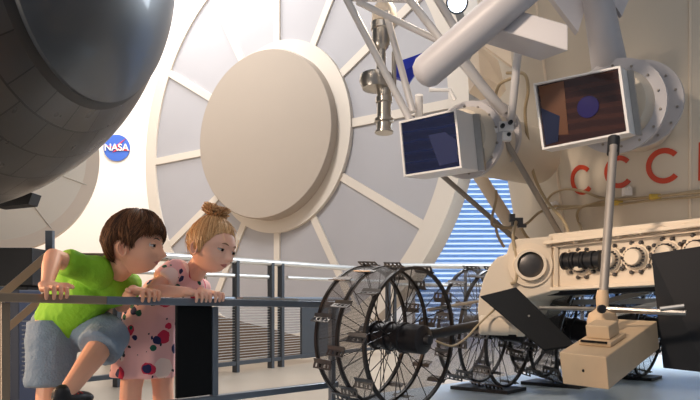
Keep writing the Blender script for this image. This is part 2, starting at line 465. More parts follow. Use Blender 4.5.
s = MB(); bb = P(16, 201, 3.4); s.prism([bb + V(q_) for q_ in ((-.10, 0, -.03), (.06, 0, -.015), (.08, 0, .04), (-.06, 0, .05))], (0, .1, 0)); build(s, 'support_bracket', 'black', nose, smooth=False)

lampp = P(457, 3, 5.4); lamp = thing('ceiling_spotlight', 'small bright white spotlight glowing between the truss struts at the top', 'spotlight', lampp)
ld = V((-.12, -1, -.3)).normalized()
s = MB(); s.lathe(lampp, ld, [(-.16, .03), (-.14, .06), (0, .075), (.02, .085), (.02, .07)], 28); s.tube([lampp - ld * .1, lampp - ld * .1 + V((0, 0, 2.5))], .015, 10); build(s, 'housing', 'farpost', lamp)
s = MB(); s.lathe(lampp + ld * .012, ld, [(0, .07), (.012, .068), (.018, 0)], 28); build(s, 'lamp_face', mat('lamp_glow', (225, 238, 255), .4, emit=9), lamp)
# ================================================================== FRONT BARRIER
barrier = thing('front_barrier', 'low grey steel barrier the two children lean over', 'barrier', rail_at(100))
def rp(px, z, n=0): p = rail_at(px) + N * n; p.z = z; return p
def rz(px): return .556 - .022 * px / 330
RL, RE = -70, 336
s = MB(); s.bar(rp(RL, rz(RL)), rp(103, rz(103)), .045, .021); build(s, 'top_rail', 'railbrown', barrier, smooth=False, bevel=.003, label='bronze left length of the top rail')
s = MB(); s.bar(rp(103, rz(103)), rp(RE, rz(RE)), .045, .021); build(s, 'top_rail', 'railgrey', barrier, smooth=False, bevel=.003, label='blue grey right length of the top rail')
s = MB(); s.bar(rp(RL, .262), rp(RE, .262), .03, .02); build(s, 'bottom_rail', 'railgrey', barrier, smooth=False, bevel=.003)
for px in (4.5, 214, 332):
    s = MB(); s.bar(rp(px, .0 if px < 330 else 0), rp(px, rz(px) - .012), .018, .02, up=U); build(s, 'post', 'railgrey' if px > 20 else 'railbrown', barrier, smooth=False, bevel=.002)
s = MB(); s.bar(rp(176, .41, .0), rp(211, .41, .0), .012, .27); build(s, 'black_panel', 'blackm', barrier, smooth=False, bevel=.002)
s = MB(); s.bar(rp(240, rz(240) + .016, .0), rp(296, rz(296) + .016, .0), .03, .006); build(s, 'rail_plate', 'railwhite', barrier, smooth=False)

# ================================================================== FAR RAILING
far = thing('far_railing', 'grey railing with pale tube handrail and wire infill behind the children', 'railing', P(60, 300, 4.2) * V((1, 1, 0)) if False else V((-1.7, 4.2, 0)))
def fy(px): return 4.1 + (px - 60) * (7.2 - 4.1) / 330
def FP(px, z):
    Y = 1 / (1 / 4.1 + (px - 60) * (1 / 7.2 - 1 / 4.1) / 330); p = P(px, 300, Y); p.z = z; return p
s = MB(); s.tube([FP(112, .85), FP(395, .85)], .024, 14); build(s, 'handrail', 'railwhite', far)
s = MB(); s.tube([FP(112, .735), FP(268, .735)], .016, 12); s.tube([FP(287, .735), FP(395, .735)], .016, 12); build(s, 'mid_rail', 'railwhite', far)
s = MB(); s.tube([FP(112, .56), FP(350, .56)], .016, 12); build(s, 'mid_rail', 'railgrey', far)
for px in (117, 236, 271, 281, 388):
    s = MB(); s.bar(FP(px, 0), FP(px, .85), .05, .03, up=V((.6, .8, 0))); build(s, 'post', 'farpost', far, smooth=False)
s = MB()
for k in range(22):
    z = .10 + k * .021
    s.bar(FP(124, z), FP(300, z), .004, .0045)
for px in range(226, 300, 8): pass
build(s, 'wire_infill', 'railwhite', far, smooth=False)
s = MB(); s.bar(FP(70, .07), FP(395, .07), .04, .03); build(s, 'base_rail', 'farpost', far, smooth=False)
s = MB(); s.bar(FP(301, .30), FP(338, .30), .02, .5); build(s, 'grey_panel', 'farpost', far, smooth=False)

rr = thing('right_railing', 'pale double tube railing behind the rover below the blue louvres', 'railing', V((1.2, 8.6, 0)))
for z, r in ((.93, .03), (.72, .02)):
    s = MB(); s.tube([V((.42, 7.75, z)), V((3.4, 8.2, z))], r, 12); build(s, 'handrail', 'railwhite', rr)
for x in (.5, 1.3, 2.2, 3.2):
    s = MB(); y = 7.75 + (x - .42) * .151; s.bar((x, y, 0), (x, y, .93), .05, .03, up=V((1, 0, 0))); build(s, 'post', 'farpost', rr, smooth=False)

# ---- things behind the railings
s = MB(); a = FP(120, 0) + V((0, 1.1, 0)); b = FP(290, 0) + V((0, .9, 0))
s.prism([V((-1.9, 5.9, .0)), V((-.05, 7.3, .0)), V((-.05, 7.3, .05)), V((-1.25, 6.4, .42)), V((-1.9, 5.9, .62))], (-.35, .5, 0))
tag(build(s, 'wooden_ramp', 'brown', smooth=False), 'brown sloping ramp seen through the wires of the far railing', 'ramp')
cab = thing('display_cabinet', 'dark navy cabinet with a shutter and white label at far left', 'cabinet', V((-1.62, 3.6, 0)))
s = MB(); s.box((-1.76, 3.6, .30), (.26, .3, .60)); build(s, 'body', 'navy', cab, smooth=False, bevel=.004)
s = MB()
for k in range(14): s.box((-1.565, 3.45, .16 + k * .022), (.10, .012, .006))
build(s, 'shutter', 'farpost', cab, smooth=False)
s = MB(); s.box((-1.69, 3.447, .385), (.028, .006, .05)); build(s, 'label_plate', 'white', cab, smooth=False)
s = MB(); s.box((-2.9, 4.55, .76), (1.8, .28, .24)); s.box((-3.6, 4.55, .32), (.1, .2, .64)); s.box((-2.1, 4.55, .32), (.1, .2, .64))
tag(build(s, 'counter', 'black', smooth=False, bevel=.006), 'black counter behind the boy, under the round tank end', 'counter')
stair = thing('stair_handrail', 'bronze sloping stair handrail beside the boy at far left', 'handrail', V((-1.6, 3.15, 0)))
s = MB(); s.bar(P(-4, 300, 3.0), P(47, 256, 3.1), .035, .035); build(s, 'upper_bar', 'railbrown', stair, smooth=False)
s = MB(); s.bar(P(-4, 338, 3.0), P(47, 294, 3.1), .03, .03); build(s, 'lower_bar', 'railbrown', stair, smooth=False)
for px, py, Y in ((0, 296, 3.01), (46, 256, 3.1)):
    p = P(px, py, Y); s = MB(); s.bar((p.x, p.y, 0), p, .03, .03, up=V((1, 0, 0))); build(s, 'post', 'railbrown', stair, smooth=False)
s = MB(); p = P(50, 248, 4.9); s.box((p.x, p.y, (p.z + .12) / 2), (.05, .04, p.z + .12))
tag(build(s, 'post', 'railgrey', smooth=False), 'grey upright post behind the raised elbow of the boy', 'post')
s = MB(); s.box((-2.2, 5.4, .88), (2.3, .06, .06)); s.box((-3.2, 5.4, .44), (.08, .06, .88)); s.box((-1.15, 5.4, .44), (.08, .06, .88))
tag(build(s, 'ledge', 'railbrown', smooth=False), 'thin bronze ledge rail behind the back of the boy', 'ledge')
s = MB(); s.box((-.1, 5.15, .27), (.5, .4, .54)) if False else None

# ================================================================== ROVER / SPACECRAFT
rover = thing('moon_rover', 'large cream lunar rover with mesh wheels and red lettering', 'rover', V((1.2, 2.7, PLAT)))
BX, BY = 1.62, 3.33
def brad(z): return .852 + (z - 1.168) * .165
def on_body(px, py, out=0):
    d = V(((px - 350) / 700, 1, (HOR - py) / 700)); lo = 1.2; 
    Y = 1.2
    while Y < 5:
        p = O + d * Y
        if math.hypot(p.x - BX, p.y - BY) < brad(p.z) + out: return p
        Y += .002
    return O + d * 3.0
s = MB(); s.lathe((BX, BY, 0), (0, 0, 1), [(.62, brad(.62)), (.86, brad(.86)), (1.2, brad(1.2)), (1.6, brad(1.6)), (2.1, brad(2.1)), (2.5, brad(2.5)), (2.52, .9)], 128)
build(s, 'hull', 'shell', rover)
# seam ribs on hull
s = MB()
for px in (548, 690):
    pts = [on_body(px + (y - 100) * -.0, y, .004) for y in (-40, 0, 50, 100, 150, 200, 225)]
    a0 = math.atan2(pts[3].y - BY, pts[3].x - BX)
    s.tube([V((BX + math.cos(a0) * (brad(z) + .001), BY + math.sin(a0) * (brad(z) + .001), z)) for z in (.8, 1.2, 1.6, 2.0, 2.4)], .006, 8)
build(s, 'hull_seam', 'cream', rover)
# letters wrapped on the hull
def hullpt(ac, zc, x, z, out):
    r = brad(zc + z); return V((BX + math.cos(ac + x / r) * (r + out), BY + math.sin(ac + x / r) * (r + out), zc + z))
def letterC(px, py, H, Wd):
    c = on_body(px, py); ac = math.atan2(c.y - BY, c.x - BX); n = 26; vs = []
    ro = H / 2; ri = ro * .70; kx = Wd / H
    for k in range(n + 1):
        t = math.radians(42) + math.radians(276) * k / n
        for r, o_ in ((ro, .0), (ro, .004), (ri, .004), (ri, 0)):
            vs.append(hullpt(ac, c.z, math.cos(t) * r * kx, math.sin(t) * r, o_))
    fs = [[k * 4 + j, k * 4 + (j + 1) % 4, (k + 1) * 4 + (j + 1) % 4, (k + 1) * 4 + j] for k in range(n) for j in range(4)] + [[0, 1, 2, 3], [n * 4 + j for j in (3, 2, 1, 0)]]
    m = MB(); m.add(vs, fs); build(m, 'red_letter', 'red', rover, smooth=False)
letterC(582, 180, .119, .107); letterC(619, 172, .124, .116); letterC(664, 166, .13, .126)
c = on_body(712, 161); ac = math.atan2(c.y - BY, c.x - BX); m = MB()
def strip(path, w=.0195):
    vs = []
    for i, (x, z) in enumerate(path):
        x0, z0 = path[max(i - 1, 0)]; x1, z1 = path[min(i + 1, len(path) - 1)]
        l = math.hypot(x1 - x0, z1 - z0); nx, nz = -(z1 - z0) / l * w / 2, (x1 - x0) / l * w / 2
        for sgn, o_ in ((-1, 0), (-1, .004), (1, .004), (1, 0)): vs.append(hullpt(ac, c.z, x + sgn * nx, z + sgn * nz, o_))
    n = len(path) - 1
    m.add(vs, [[k * 4 + j, k * 4 + (j + 1) % 4, (k + 1) * 4 + (j + 1) % 4, (k + 1) * 4 + j] for k in range(n) for j in range(4)] + [[0, 1, 2, 3], [n * 4 + j for j in (3, 2, 1, 0)]])
strip([(-.035, -.068), (-.035, 0), (-.035, .068)])
strip([(-.035, .058)] + [(.012 + .032 * math.cos(t), .025 + .033 * math.sin(t)) for t in [PI / 2 - PI * k / 12 for k in range(13)]] + [(-.035, -.008)])
build(m, 'red_letter', 'red', rover, smooth=False)

# chassis
S9 = .9
YL, YM, YR = 2.58, 2.52, 2.10
def chY(px):
    if px < 548: return YL + (px - 460) / 88 * (YM - YL)
    # linear in 1/Y keeps it straight
    t = (px - 548) / (720 - 548); return 1 / (1 / YM + t * (1 / YR - 1 / YM))
def CH(px, py, out=0): 
    p = P(px, py, chY(px) - out); return p
back = V((.34, .5, 0))
s = MB(); s.hexa([CH(548, 234), CH(548, 291), CH(735, 281), CH(735, 214)], back); build(s, 'chassis_box', 'cream', rover, smooth=False, bevel=.006)
outl = [(552, 236), (516, 239), (509, 243), (506, 254), (497, 257), (489, 266), (483, 279), (479, 294), (477, 308), (478, 320), (500, 322), (514, 316), (520, 300), (552, 292)]
s = MB(); s.prism([CH(x, y, .01) for x, y in outl], back * .9); build(s, 'end_housing', 'cream', rover, smooth=True, bevel=.006)
# ledge and frame lips
s = MB(); s.bar(CH(546, 243, .02), CH(735, 221, .02), .035, .012); s.bar(CH(552, 247, .012), CH(735, 227, .012), .012, .006); build(s, 'upper_ledge', 'cream2', rover, smooth=False, bevel=.002)
s = MB(); s.bar(CH(556, 247, .01), CH(556, 290, .01), .012, .015, up=V((1, 0, 0))); s.bar(CH(552, 289, .02), CH(735, 279, .02), .03, .012); build(s, 'lower_lip', 'cream2', rover, smooth=False, bevel=.002)
for px in range(575, 710, 22):
    s = MB(); p = CH(px, 244 - (px - 550) * .13, .022); s.box(p, (.012, .02, .018)); build(s, 'ledge_clip', 'cream2', rover, smooth=False)
fn = V((YM - YR, 0, 0)); pL, pR = CH(560, 260), CH(700, 260); hd = (pR - pL); hd.z = 0; hd.normalize(); FNm = V((hd.y, -hd.x, 0))
if FNm.y > 0: FNm = -FNm
# porthole
pc = CH(530, 265, .012); s = MB()
pn = (CH(548, 300) - CH(460, 300)); pn = V((pn.y, -pn.x, 0)).normalized(); s.lathe(pc, pn, [(0, .078), (.012, .078), (.012, .058), (.03, .056), (.03, .046), (.01, .046), (.01, .0)], 40); build(s, 'porthole_ring', 'cream2', rover)
s = MB(); s.lathe(pc + pn * .0115, pn, [(0, .046), (.004, .046), (.012, .03), (.014, .0)], 32); build(s, 'porthole_glass', 'dsteel', rover)
# row of round flanges
for px in (583, 611, 637, 668, 699, 730):
    c = CH(px, 262 - (px - 596) * .11, .0); k = chY(px) / 2.8
    s = MB(); s.lathe(c, FNm, [(0, .046), (.010, .046), (.010, .040), (.018, .038), (.018, .028), (.038, .027), (.042, .024), (.042, 0)], 32)
    fl_ = build(s, 'round_port', 'cream2', rover)
    s = MB()
    e = hd
    for j in range(10):
        a = 2 * PI * j / 10; s.lathe(c + (e * math.cos(a) + V((0, 0, 1)) * math.sin(a)) * .050, FNm, [(0, .007), (.010, .007), (.014, .003)], 8)
    build(s, 'port_bolts', 'dsteel', fl_)
    s = MB()
    for j in range(18):
        a = 2 * PI * j / 18; s.box(c + (e * math.cos(a) + V((0, 0, 1)) * math.sin(a)) * .030 + FNm * .024, (.005, .02, .005))
    build(s, 'knurled_ring', 'dsteel', fl_, smooth=False)
# black connectors
s = MB()
for px in (568, 578, 588, 597):
    c = CH(px, 261 - (px - 568) * .05, .03); s.lathe(c - hd * .022, hd, [(0, .02), (.006, .031), (.014, .031), (.016, .026), (.03, .026), (.032, .031), (.04, .031), (.044, .02)], 20)
s.bar(CH(562, 262, .03), CH(602, 260, .03), .03, .03)
build(s, 'black_connector', 'black', rover)
# undercarriage dark beam
s = MB(); s.bar(P(520, 294, 2.75), P(735, 285, 2.4), .22, .025); build(s, 'underside_beam', 'black', rover, smooth=False)
s = MB(); s.bar(P(520, 303, 3.05), P(735, 300, 2.7), .03, .022); s.bar(P(600, 303, 2.75), P(650, 291, 2.6), .025, .02); s.bar(P(615, 314, 2.6), P(690, 296, 2.45), .03, .02)
build(s, 'underside_strut', 'steel', rover, smooth=False)

# dark solar style plates
def plate(name, q, th, m, lab=None):
    q = [V(x) for x in q]; n = (q[1] - q[0]).cross(q[3] - q[0]).normalized()
    if n.y < 0: n = -n
    s = MB(); s.hexa(q, n * th); return build(s, name, m, rover, smooth=False, bevel=.002, label=lab)
plate('black_plate', [P(480, 296, 2.42), P(516, 287, 2.36), P(576, 345, 2.02), P(543, 349, 2.07)], .01, 'blackm')
plate('black_plate', [P(651, 254, 1.98), P(708, 245, 1.88), P(708, 373, 1.88), P(663, 368, 1.98)], .012, mat('charcoal_plate', (38, 39, 42), .7, spec=.25))
s = MB(); s.ball(P(529, 316, 2.215), .004, 8); build(s, 'plate_bolt', 'steel', rover)

# ---- camera boxes with round flanges
def porthole_unit(q, t_box, scr, flanges, Rb, end, bolts=14, rot=0):
    q = [V(x) for x in q]
    hx = (q[1] - q[0]).normalized(); hz = (q[0] - q[3]).normalized(); n = hx.cross(hz).normalized()
    if n.y < 0: n = -n
    # frame
    s = MB(); s.hexa(q, n * t_box); box = build(s, 'camera_box', 'white', rover, smooth=False, bevel=.003)
    fw = .007; s = MB()
    ce = sum(q, V()) / 4
    for i in range(4):
        a, b = q[i], q[(i + 1) % 4]; ai = a + (ce - a).normalized() * fw * 1.4; bi = b + (ce - b).normalized() * fw * 1.4
        s.hexa([a - n * .008, b - n * .008, bi - n * .008, ai - n * .008], n * .01)
    build(s, 'frame', 'white', box, smooth=False)
    qi = [ce + (x - ce) * .93 for x in q]
    s = MB(); s.hexa([x - n * .003 for x in qi], n * .004); build(s, 'glass', scr, box, smooth=False)
    s = MB(); s.hexa([q[1] + n * t_box * .85 + hx * .001, q[1] + n * t_box + hx * .016, q[2] + n * t_box + hx * .016, q[2] + n * t_box * .85 + hx * .001], n * .012)
    build(s, 'side_rail', 'steel', box, smooth=False)
    for i, (c, R, th) in enumerate(flanges):
        s = MB(); s.lathe(c, n, [(0, R * .72), (0, R), (th, R), (th, R * .7)], 56); fl_ = build(s, 'round_flange', 'lav', rover)
        s = MB(); e = hx
        for j in range(bolts):
            a = 2 * PI * j / bolts + .2; p = c + (e * math.cos(a) + hz * math.sin(a)) * R * .87
            s.lathe(p, -n, [(0, .0045), (.004, .0045), (.006, .003)], 8)
        build(s, 'flange_bolts', 'grodd', fl_)
    c0 = flanges[0][0]
    s = MB(); s.lathe(c0 - n * .05, n, [(0, Rb * .85), (.05, Rb), (end, Rb)], 48); build(s, 'camera_barrel', 'shell', rover)
    s = MB(); s.bar(ce + n * t_box * .5, c0, .12, .12) ; build(s, 'camera_mount', 'lav', rover, smooth=False)
    return ce, hx, hz, n, box
qa = [P(400, 122, 2.42), P(457, 109, 2.28), P(463, 168, 2.28), P(405, 177, 2.42)]
porthole_unit(qa, .12, 'scrblue', [(P(467, 140, 2.46), .135, .02), (P(484, 138, 2.58), .14, .02)], .115, .62)
qb = [P(534, 84, 2.32), P(621, 66, 2.16), P(630, 133, 2.16), P(543, 150, 2.32)]
ce, hx, hz, n, bxx = porthole_unit(qb, .08, 'scrbrown', [(P(617, 106, 2.36), .157, .02), (P(637, 104, 2.45), .15, .02)], .12, .4)
s = MB(); cl = ce + hx * .025 - hz * .0; s.lathe(cl - n * .0042, -n, [(0, .035), (.002, .034), (.003, 0)], 32); build(s, 'lens', 'lensv', bxx)
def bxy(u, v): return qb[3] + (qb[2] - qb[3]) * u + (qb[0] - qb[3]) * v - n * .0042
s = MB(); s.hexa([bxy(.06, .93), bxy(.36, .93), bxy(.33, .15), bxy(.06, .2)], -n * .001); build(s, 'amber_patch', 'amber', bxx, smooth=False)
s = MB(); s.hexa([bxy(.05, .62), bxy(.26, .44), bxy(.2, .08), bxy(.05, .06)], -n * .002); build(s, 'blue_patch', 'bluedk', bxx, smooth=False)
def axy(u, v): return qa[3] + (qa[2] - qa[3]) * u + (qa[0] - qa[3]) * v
s = MB(); s.hexa([axy(.48, .66), axy(.93, .66), axy(.93, .12), axy(.62, .1)], V((-.3, -.9, 0)) * .004); build(s, 'inner_lens', mat('pale_lens_patch', (46, 52, 86), .15, coat=.5), rover, smooth=False)  # flat lavender quad painted as a reflection on the left camera glass

# ---- tubes, struts, truss
def strut(pts, rpx, name='strut', m='rod', seg=14, label=None):
    pts3 = [P(*p) for p in pts]; r = [rp_ / 700 * p[2] for rp_, p in zip(rpx if isinstance(rpx, (list, tuple)) else [rpx] * len(pts), pts)]
    s = MB(); s.tube(pts3, r, seg); return build(s, name, m, rover, label=label)
ep = P(417, 80, 2.15); s = MB()
d = (P(560, -42, 2.0) - ep); Lh = d.length
s.lathe(ep, d, [(0, .0), (.003, .02), (.014, .040), (.036, .051), (Lh, .053)], 32); build(s, 'wide_tube', 'lav', rover)
strut([(343, -8, 2.5), (410, 120, 2.45)], 3.8)
strut([(386, 12, 2.52), (413, 112, 2.45)], 3.4)
strut([(358, 2, 2.5), (441, 42, 2.35)], 3.2)
strut([(345, -2, 2.5), (415, 0, 2.45)], 3)
strut([(404, -8, 2.4), (444, 44, 2.3)], 4)
strut([(432, -10, 2.4), (462, 40, 2.4)], 4)
strut([(446, 42, 2.35), (504, 112, 2.45)], 5)
strut([(462, 56, 2.5), (508, 118, 2.55)], 3.5)
strut([(518, 52, 2.38), (511, 122, 2.42)], 4)
strut([(596, -10, 2.25), (609, 64, 2.42)], [14, 17], name='support_post', m='lav', seg=28)
strut([(504, 138, 2.44), (563, 240, 2.72)], 3, m='grodd')
strut([(478, 174, 2.9), (520, 240, 2.95)], 6.5, m='cream')
strut([(436, 170, 2.6), (516, 240, 2.85)], 2.6, m='grodd')
strut([(419, 95, 2.45), (419, 120, 2.5)], 4, m='white')
strut([(429, 90, 2.4), (450, 90, 2.4), (455, 100, 2.4)], 2, name='small_loop', m='white')
# clamp
s = MB(); c = P(505, 128, 2.4); s.box(c, (.05, .05, .035)); s.box(c + V((-.03, 0, -.01)), (.03, .03, .02)); s.box(c + V((.0, -.02, -.035)), (.03, .03, .03))
build(s, 'strut_clamp', 'white', rover, smooth=False, bevel=.003)
s = MB()
for dx_, dz_ in ((-.015, -.0), (.012, .012), (.005, -.03)): s.lathe(c + V((dx_, -.022, dz_)), (0, -1, 0), [(0, .008), (.018, .007)], 8)
build(s, 'clamp_bolts', 'black', rover)
# box under the top
fa = [P(500, 31, 2.05), P(537, -4, 2.0), P(570, 28, 2.15), P(570, 52, 2.15)]
s = MB()
A = P(503, 31, 2.08); B = P(568, 51, 2.0); C_ = P(541, 61, 2.25); D = P(480, 42, 2.33)
upv = V((0, 0, .075)); s.hexa([A, B, C_, D], upv); build(s, 'equipment_box', 'lav', rover, smooth=False, bevel=.003)
s = MB(); s.prism([P(543, -14, 2.3), P(592, -14, 2.3), P(578, 32, 2.3)], (0, .03, 0)); build(s, 'gusset', 'lav', rover, smooth=False)
s = MB(); s.prism([P(476, 40, 2.5), P(510, 42, 2.5), P(512, 66, 2.5)], (0, .02, 0)); build(s, 'gusset', 'cream2', rover, smooth=False)
s = MB(); s.prism([P(606, -8, 2.3), P(632, -8, 2.3), P(622, 16, 2.3)], (0, .02, 0)); build(s, 'gusset', 'lav', rover, smooth=False)
s = MB(); s.hexa([P(478, 44, 2.65), P(498, 60, 2.65), P(506, 90, 2.7), P(480, 74, 2.7)], (0, .25, 0)); build(s, 'rear_bracket', 'cream2', rover, smooth=False)

# ---- hanging steel instrument
ic = P(381, 40, 2.6)
thr = MB(); k = 2.6 / 700
top = P(384, 4, 2.62); bot = P(384, 137, 2.58)
ax = (bot - top).normalized()
def zz(py): return (py - 4) * k
thr.lathe(top, ax, [(zz(4), .03), (zz(10), .045), (zz(24), .046), (zz(25), .02)], 28, 1)
thr.lathe(P(381, 4, 2.62), ax, [(zz(24), .02), (zz(24), .038), (zz(31), .038), (zz(32), .034), (zz(46), .034), (zz(50), .026), (zz(52), .018), (zz(78), .018)], 28)
thr.lathe(P(376, 4, 2.62), ax, [(zz(78), .03), (zz(78), .058), (zz(84), .062), (zz(92), .05), (zz(94), .02)], 28)
thr.lathe(P(384, 4, 2.62), ax, [(zz(76), .02), (zz(76), .026), (zz(100), .026), (zz(101), .031), (zz(106), .031), (zz(107), .026), (zz(122), .027), (zz(123), .036), (zz(126), .036), (zz(127), .028), (zz(134), .028), (zz(135), .034), (zz(137), .034)], 28)
thr.tube([P(394, 52, 2.6), P(394, 96, 2.6)], .009, 10)
thr.tube([P(384, 8, 2.62), P(384, -20, 2.62)], .02, 12)
build(thr, 'hanging_instrument', ['steel', 'cream2'], rover)
s = MB(); q = [P(394, 63, 2.75), P(422, 53, 2.7), P(424, 60, 2.7), P(410, 82, 2.75), P(394, 76, 2.75)]
s.prism(q, (0, .03, 0)); build(s, 'blue_panel', 'bluesh', rover, smooth=False)

# ---- steel pole and lower sensor head
s = MB(); s.tube([P(613.5, 146, 2.1), P(603, 300, 1.95)], .0125, 16); s.tube([P(614, 138, 2.12), P(613, 154, 2.1)], .018, 14, 1); build(s, 'sensor_pole', ['grodd', 'black'], rover)
s = MB(); s.lathe(P(602.5, 290, 1.95), (0, 0, -1), [(0, .014), (.02, .018), (.05, .016), (.055, .02), (.065, .036), (.085, .042), (.105, .040)], 24); build(s, 'sensor_swivel', 'gold', rover)
s = MB(); s.lathe(P(601, 309, 1.90), (0, -1, 0), [(0, .012), (.01, .012), (.012, 0)], 12); build(s, 'swivel_knob', 'black', rover)
s = MB(); s.tube([P(540, 308, 2.2), P(596, 309, 1.97)], .006, 8); s.tube([P(604, 309, 1.94), P(686, 313, 1.82)], .008, 8); s.tube([P(660, 309, 1.85), P(684, 306, 1.83)], .007, 8); build(s, 'cross_rod', 'steel', rover)
# tilted sensor box
a0 = P(559, 352, 1.78); b0 = P(606, 357, 1.66); c0 = P(609, 390, 1.66); d0 = P(563, 384, 1.78)
dep = P(657, 321, 1.98) - b0
dep2 = dep
s = MB(); s.hexa([a0, b0, c0, d0], dep2); bxs = build(s, 'sensor_box', 'gold', rover, smooth=False, bevel=.003)
s = MB(); mid = (a0 + b0) / 2 + dep2 * .35; upb = (a0 - d0).normalized()
e1 = (b0 - a0).normalized(); e2 = dep2.normalized(); upn = e1.cross(e2); upn = upn if upn.z > 0 else -upn; upn.normalize()
s.prism([mid + e1 * x + e2 * y for x, y in ((-.05, -.06), (.05, -.06), (.05, .06), (-.05, .06))], upn * .012)
s.prism([mid + upn * .012 + e1 * x + e2 * y for x, y in ((-.036, -.03), (.036, -.03), (.036, .045), (-.036, .045))], upn * .035)
build(s, 'sensor_saddle', 'gold', rover, smooth=False, bevel=.003)
s = MB(); s.bar(mid - e2 * .062 + upn * .012 - e1 * .04, mid - e2 * .062 + upn * .012 + e1 * .04, .004, .006); build(s, 'saddle_slot', 'blackm', rover, smooth=False)
s = MB(); s.ball((a0 + b0 + c0 + d0) / 4, .004, 8); build(s, 'box_screw', 'blackm', rover)

# ---- cables
def cable(pts, r=.0055, name='cable', m='cable'):
    s = MB(); s.tube(spline([P(*p) for p in pts], 6), r, 8); build(s, name, m, rover)
def hc(px, py, o=.02): p = on_body(px, py, o); return (px, py, p.y)
cable([hc(546, 203), hc(552, 194), hc(566, 189), hc(585, 192), hc(602, 198), hc(625, 199), hc(660, 196), hc(705, 190)])
cable([hc(556, 209), hc(580, 207), hc(605, 201), hc(640, 198), hc(680, 194), hc(710, 192)])
cable([hc(556, 206), hc(585, 206), hc(620, 204), hc(655, 200), hc(710, 196)], .0045)
cable([hc(606, 203), hc(584, 206), hc(577, 214), hc(580, 226), (584, 238, 2.50), (587, 252, 2.46)])
cable([(507, 73, 2.6), (524, 74, 2.5), (528, 90, 2.5), (525, 112, 2.55), (528, 140, 2.6), (534, 175, 2.72), (546, 200, 2.75), (566, 225, 2.52), (570, 252, 2.46)], .006)
cable([(495, 98, 2.6), (500, 84, 2.55), (515, 77, 2.5)], .006)
cable([(556, 206, 2.85), (540, 212, 2.8), (526, 224, 2.76), (515, 225, 2.74), (508, 228, 2.75)])
cable([(496, 190, 2.7), (496, 200, 2.7), (492, 218, 2.72), (494, 226, 2.74), (512, 228, 2.74)])
cable([(495, 224, 2.7), (498, 236, 2.7), (504, 247, 2.72)])
cable([(516, 222, 2.66), (513, 238, 2.54), (517, 262, 2.52), (516, 280, 2.52), (511, 284, 2.52)], .006)
cable([(518, 222, 2.7), (526, 236, 2.72), (531, 240, 2.74)], .006)
for px, py in ((554, 206), (627, 192)):
    s = MB(); p = on_body(px, py, .02); s.box(p, (.03, .03, .03)); s.lathe(p + V((0, -.015, .012)), (0, -1, 0), [(0, .007), (.01, .007)], 8)
    build(s, 'cable_clamp', 'white', rover, smooth=False)
s = MB(); s.box(P(517, 222, 2.7), (.04, .03, .03)); s.box(P(512, 218, 2.68), (.02, .02, .03)); s.box(P(522, 226, 2.68), (.03, .02, .012)); build(s, 'cable_junction', 'dsteel', rover, smooth=False)
for px, py in ((617, 203), (655, 197)):
    s = MB(); p = P(px, py, on_body(px, py, .02).y); s.tube([p - V((.02, 0, -.001)), p + V((.02, 0, .001))], .011, 10)
    build(s, 'cable_tape', 'tie', rover)
